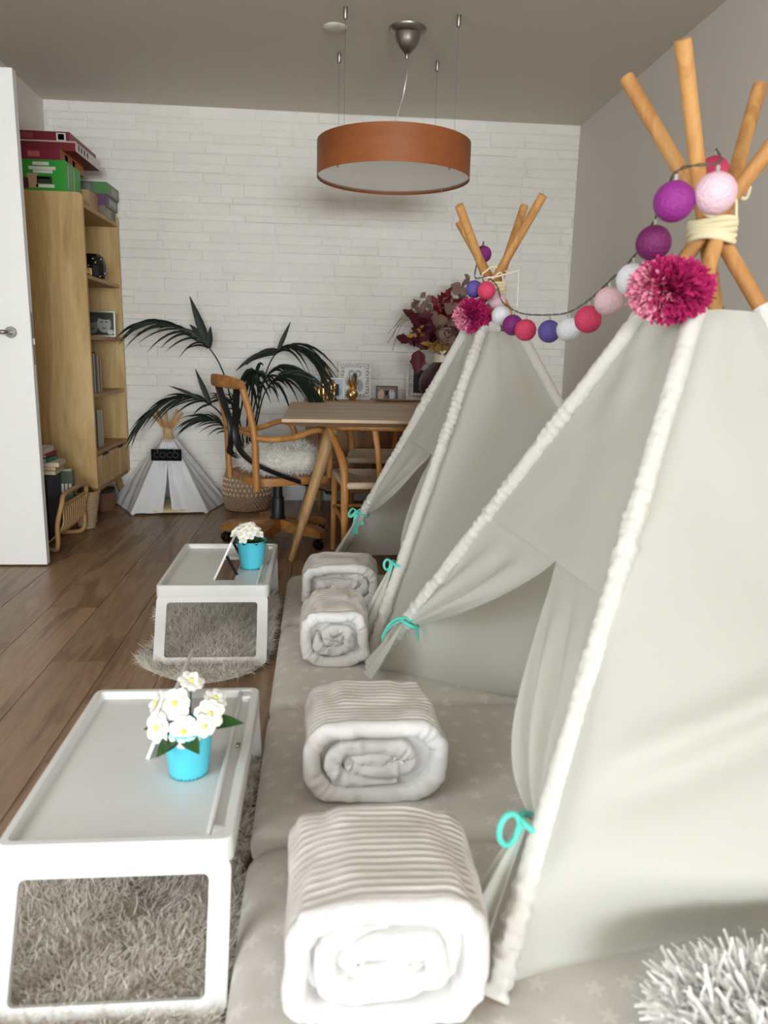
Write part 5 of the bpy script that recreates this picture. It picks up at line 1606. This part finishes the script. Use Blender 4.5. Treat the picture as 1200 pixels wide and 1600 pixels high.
# ------------------------------------------------------------------ pompoms
M_pinkp = mat('pink_paper', rgb(240, 150, 176), .8, var=.15)
M_mag = mat('magenta_paper', rgb(190, 30, 104), .8, var=.25)
def pompom(label, c, rx, ry, rz, seed, n):
    t = thing('pompom', label, 'pompom', c)
    G().ball((0, 0, 0), (rx * .55, ry * .55, rz * .55), 16, 10).build('core', mat('pompom_core', rgb(120, 16, 66), .9), t)
    rg = np.random.RandomState(seed)
    A = {0: ([], []), 1: ([], [])}
    for k in range(n):
        d = rg.normal(0, 1, 3); d /= np.linalg.norm(d)
        p = d * np.array([rx, ry, rz]) * .56
        s = -d[0] * .85 + d[1] * .15 - d[2] * .25 + rg.normal(0, .16)
        w_ = 0 if s > .42 else 1
        A[w_][0].append(p); A[w_][1].append(d)
    blades('pale_pink_petals', *A[0], (rx + ry + rz) / 3 * .36, .010, M_pinkp, t, curl=.15, rs=seed, jit=.18, tip=.55)
    blades('magenta_petals', *A[1], (rx + ry + rz) / 3 * .36, .010, M_mag, t, curl=.15, rs=seed + 1, jit=.18, tip=.55)
    return t
pompom('large two tone pink pompom flower on top of near tent', (.668, 1.462, 1.168), .098, .065, .062, 5, 2600)
pompom('small magenta pompom flower on top of far tent', (.537, 2.745, 1.172), .078, .058, .062, 9, 1900)

# ------------------------------------------------------------------ cotton ball string lights
BALLS = [(.610, 2.959, 1.406, .0313, 'purple'), (.545, 2.770, 1.263, .0307, 'violet'), (.575, 2.704, 1.254, .0316, 'hot'), (.625, 2.755, 1.225, .0330, 'pale'), (.622, 2.661, 1.170, .0331, 'white'),
         (.639, 2.560, 1.135, .0341, 'plum'), (.660, 2.472, 1.117, .0347, 'hot'), (.700, 2.345, 1.111, .0343, 'violet'), (.716, 2.210, 1.114, .0343, 'white'), (.678, 1.940, 1.131, .0341, 'hot'),
         (.688, 1.835, 1.169, .0337, 'pale'), (.663, 1.639, 1.201, .0341, 'white'), (.655, 1.529, 1.261, .0341, 'deep'), (.639, 1.419, 1.318, .0360, 'purple'), (.704, 1.396, 1.330, .0367, 'pale'), (.886, 1.776, 1.455, .0333, 'hot')]
BC = {'purple': (146, 38, 136), 'violet': (98, 86, 168), 'hot': (222, 66, 108), 'pale': (240, 202, 214), 'white': (236, 238, 244), 'plum': (132, 36, 122), 'deep': (112, 20, 88)}
sl_ = thing('string_lights', 'string of pink, purple and white cotton ball lights strung between both tents', 'string lights', (.66, 2.2, 1.1))
o0 = Vector((.66, 2.2, 1.1))
tops = []
for (x_, y_, z_, r_, cn_) in BALLS:
    c = Vector((x_, y_, z_)) - o0
    mm = mat('cotton_' + cn_, rgb(*BC[cn_]), .55, var=.06, vscale=60, bump=.5, bscale=160)
    b = G().ball(c, r_, 36, 22).build('cotton_ball', mm, sl_)
    G().tube([c + Vector((0, 0, r_ - .004)), c + Vector((0, 0, r_ + .010))], .0034, 8).build('fitting', mat('clear_fitting', rgb(176, 174, 170), .2), b)
    tops.append(c + Vector((0, 0, r_ + .015)))
pth = spline(tops, 150)
g = G()
for ph in (0, PI):
    pts = [p + Vector((.0018 * math.cos(i * .8 + ph), 0, .0018 * math.sin(i * .8 + ph))) for i, p in enumerate(pth)]
    g.tube(pts, .0013, 5)
g.build('cord', mat('olive_wire', rgb(86, 88, 74), .4), sl_)
g = G()
g.tube(spline([(.70 - .66, 2.75 - 2.2, 1.33 - 1.1), (.60 - .66, 2.70 - 2.2, 1.30 - 1.1), (.555 - .66, 2.72 - 2.2, 1.30 - 1.1)], 14), .0028, 6)
g.tube([(.70 - .66, 2.76 - 2.2, 1.33 - 1.1), (.702 - .66, 2.76 - 2.2, 1.20 - 1.1)], .0016, 5)
g.build('white_cord', M_petal, sl_)

# ------------------------------------------------------------------ shaggy white cushion at the near tent's side
cu = thing('shaggy_cushion', 'white shaggy long haired cushion lying before the near tent', 'cushion', (.66, .80, .101))
def cush2(u, v):
    a = 2 * PI * u; b_ = PI * (v - .5)
    ca, sa = math.cos(a), math.sin(a); cb = math.cos(b_) ** .6
    return Vector((.17 * cb * math.copysign(abs(ca) ** .7, ca), .10 * cb * math.copysign(abs(sa) ** .7, sa), .045 + .045 * math.sin(b_)))
M_shag = mat('white_shag', rgb(250, 248, 244), .8, var=.03)
G().grid(cush2, 40, 18, cu=True).build('pad', M_furb, cu)
rg = np.random.RandomState(12)
P_ = []; N_ = []
for k in range(3600):
    u, v = rg.rand(), .3 + .7 * rg.rand()
    p = cush2(u, v); n_ = p - Vector((0, 0, .03)); n_.z *= 2.5; n_.normalize()
    P_.append(p); N_.append(n_)
blades('shag', P_, N_, 0.046, .0075, M_shag, cu, curl=.35, rs=8, jit=.35, tip=.5)
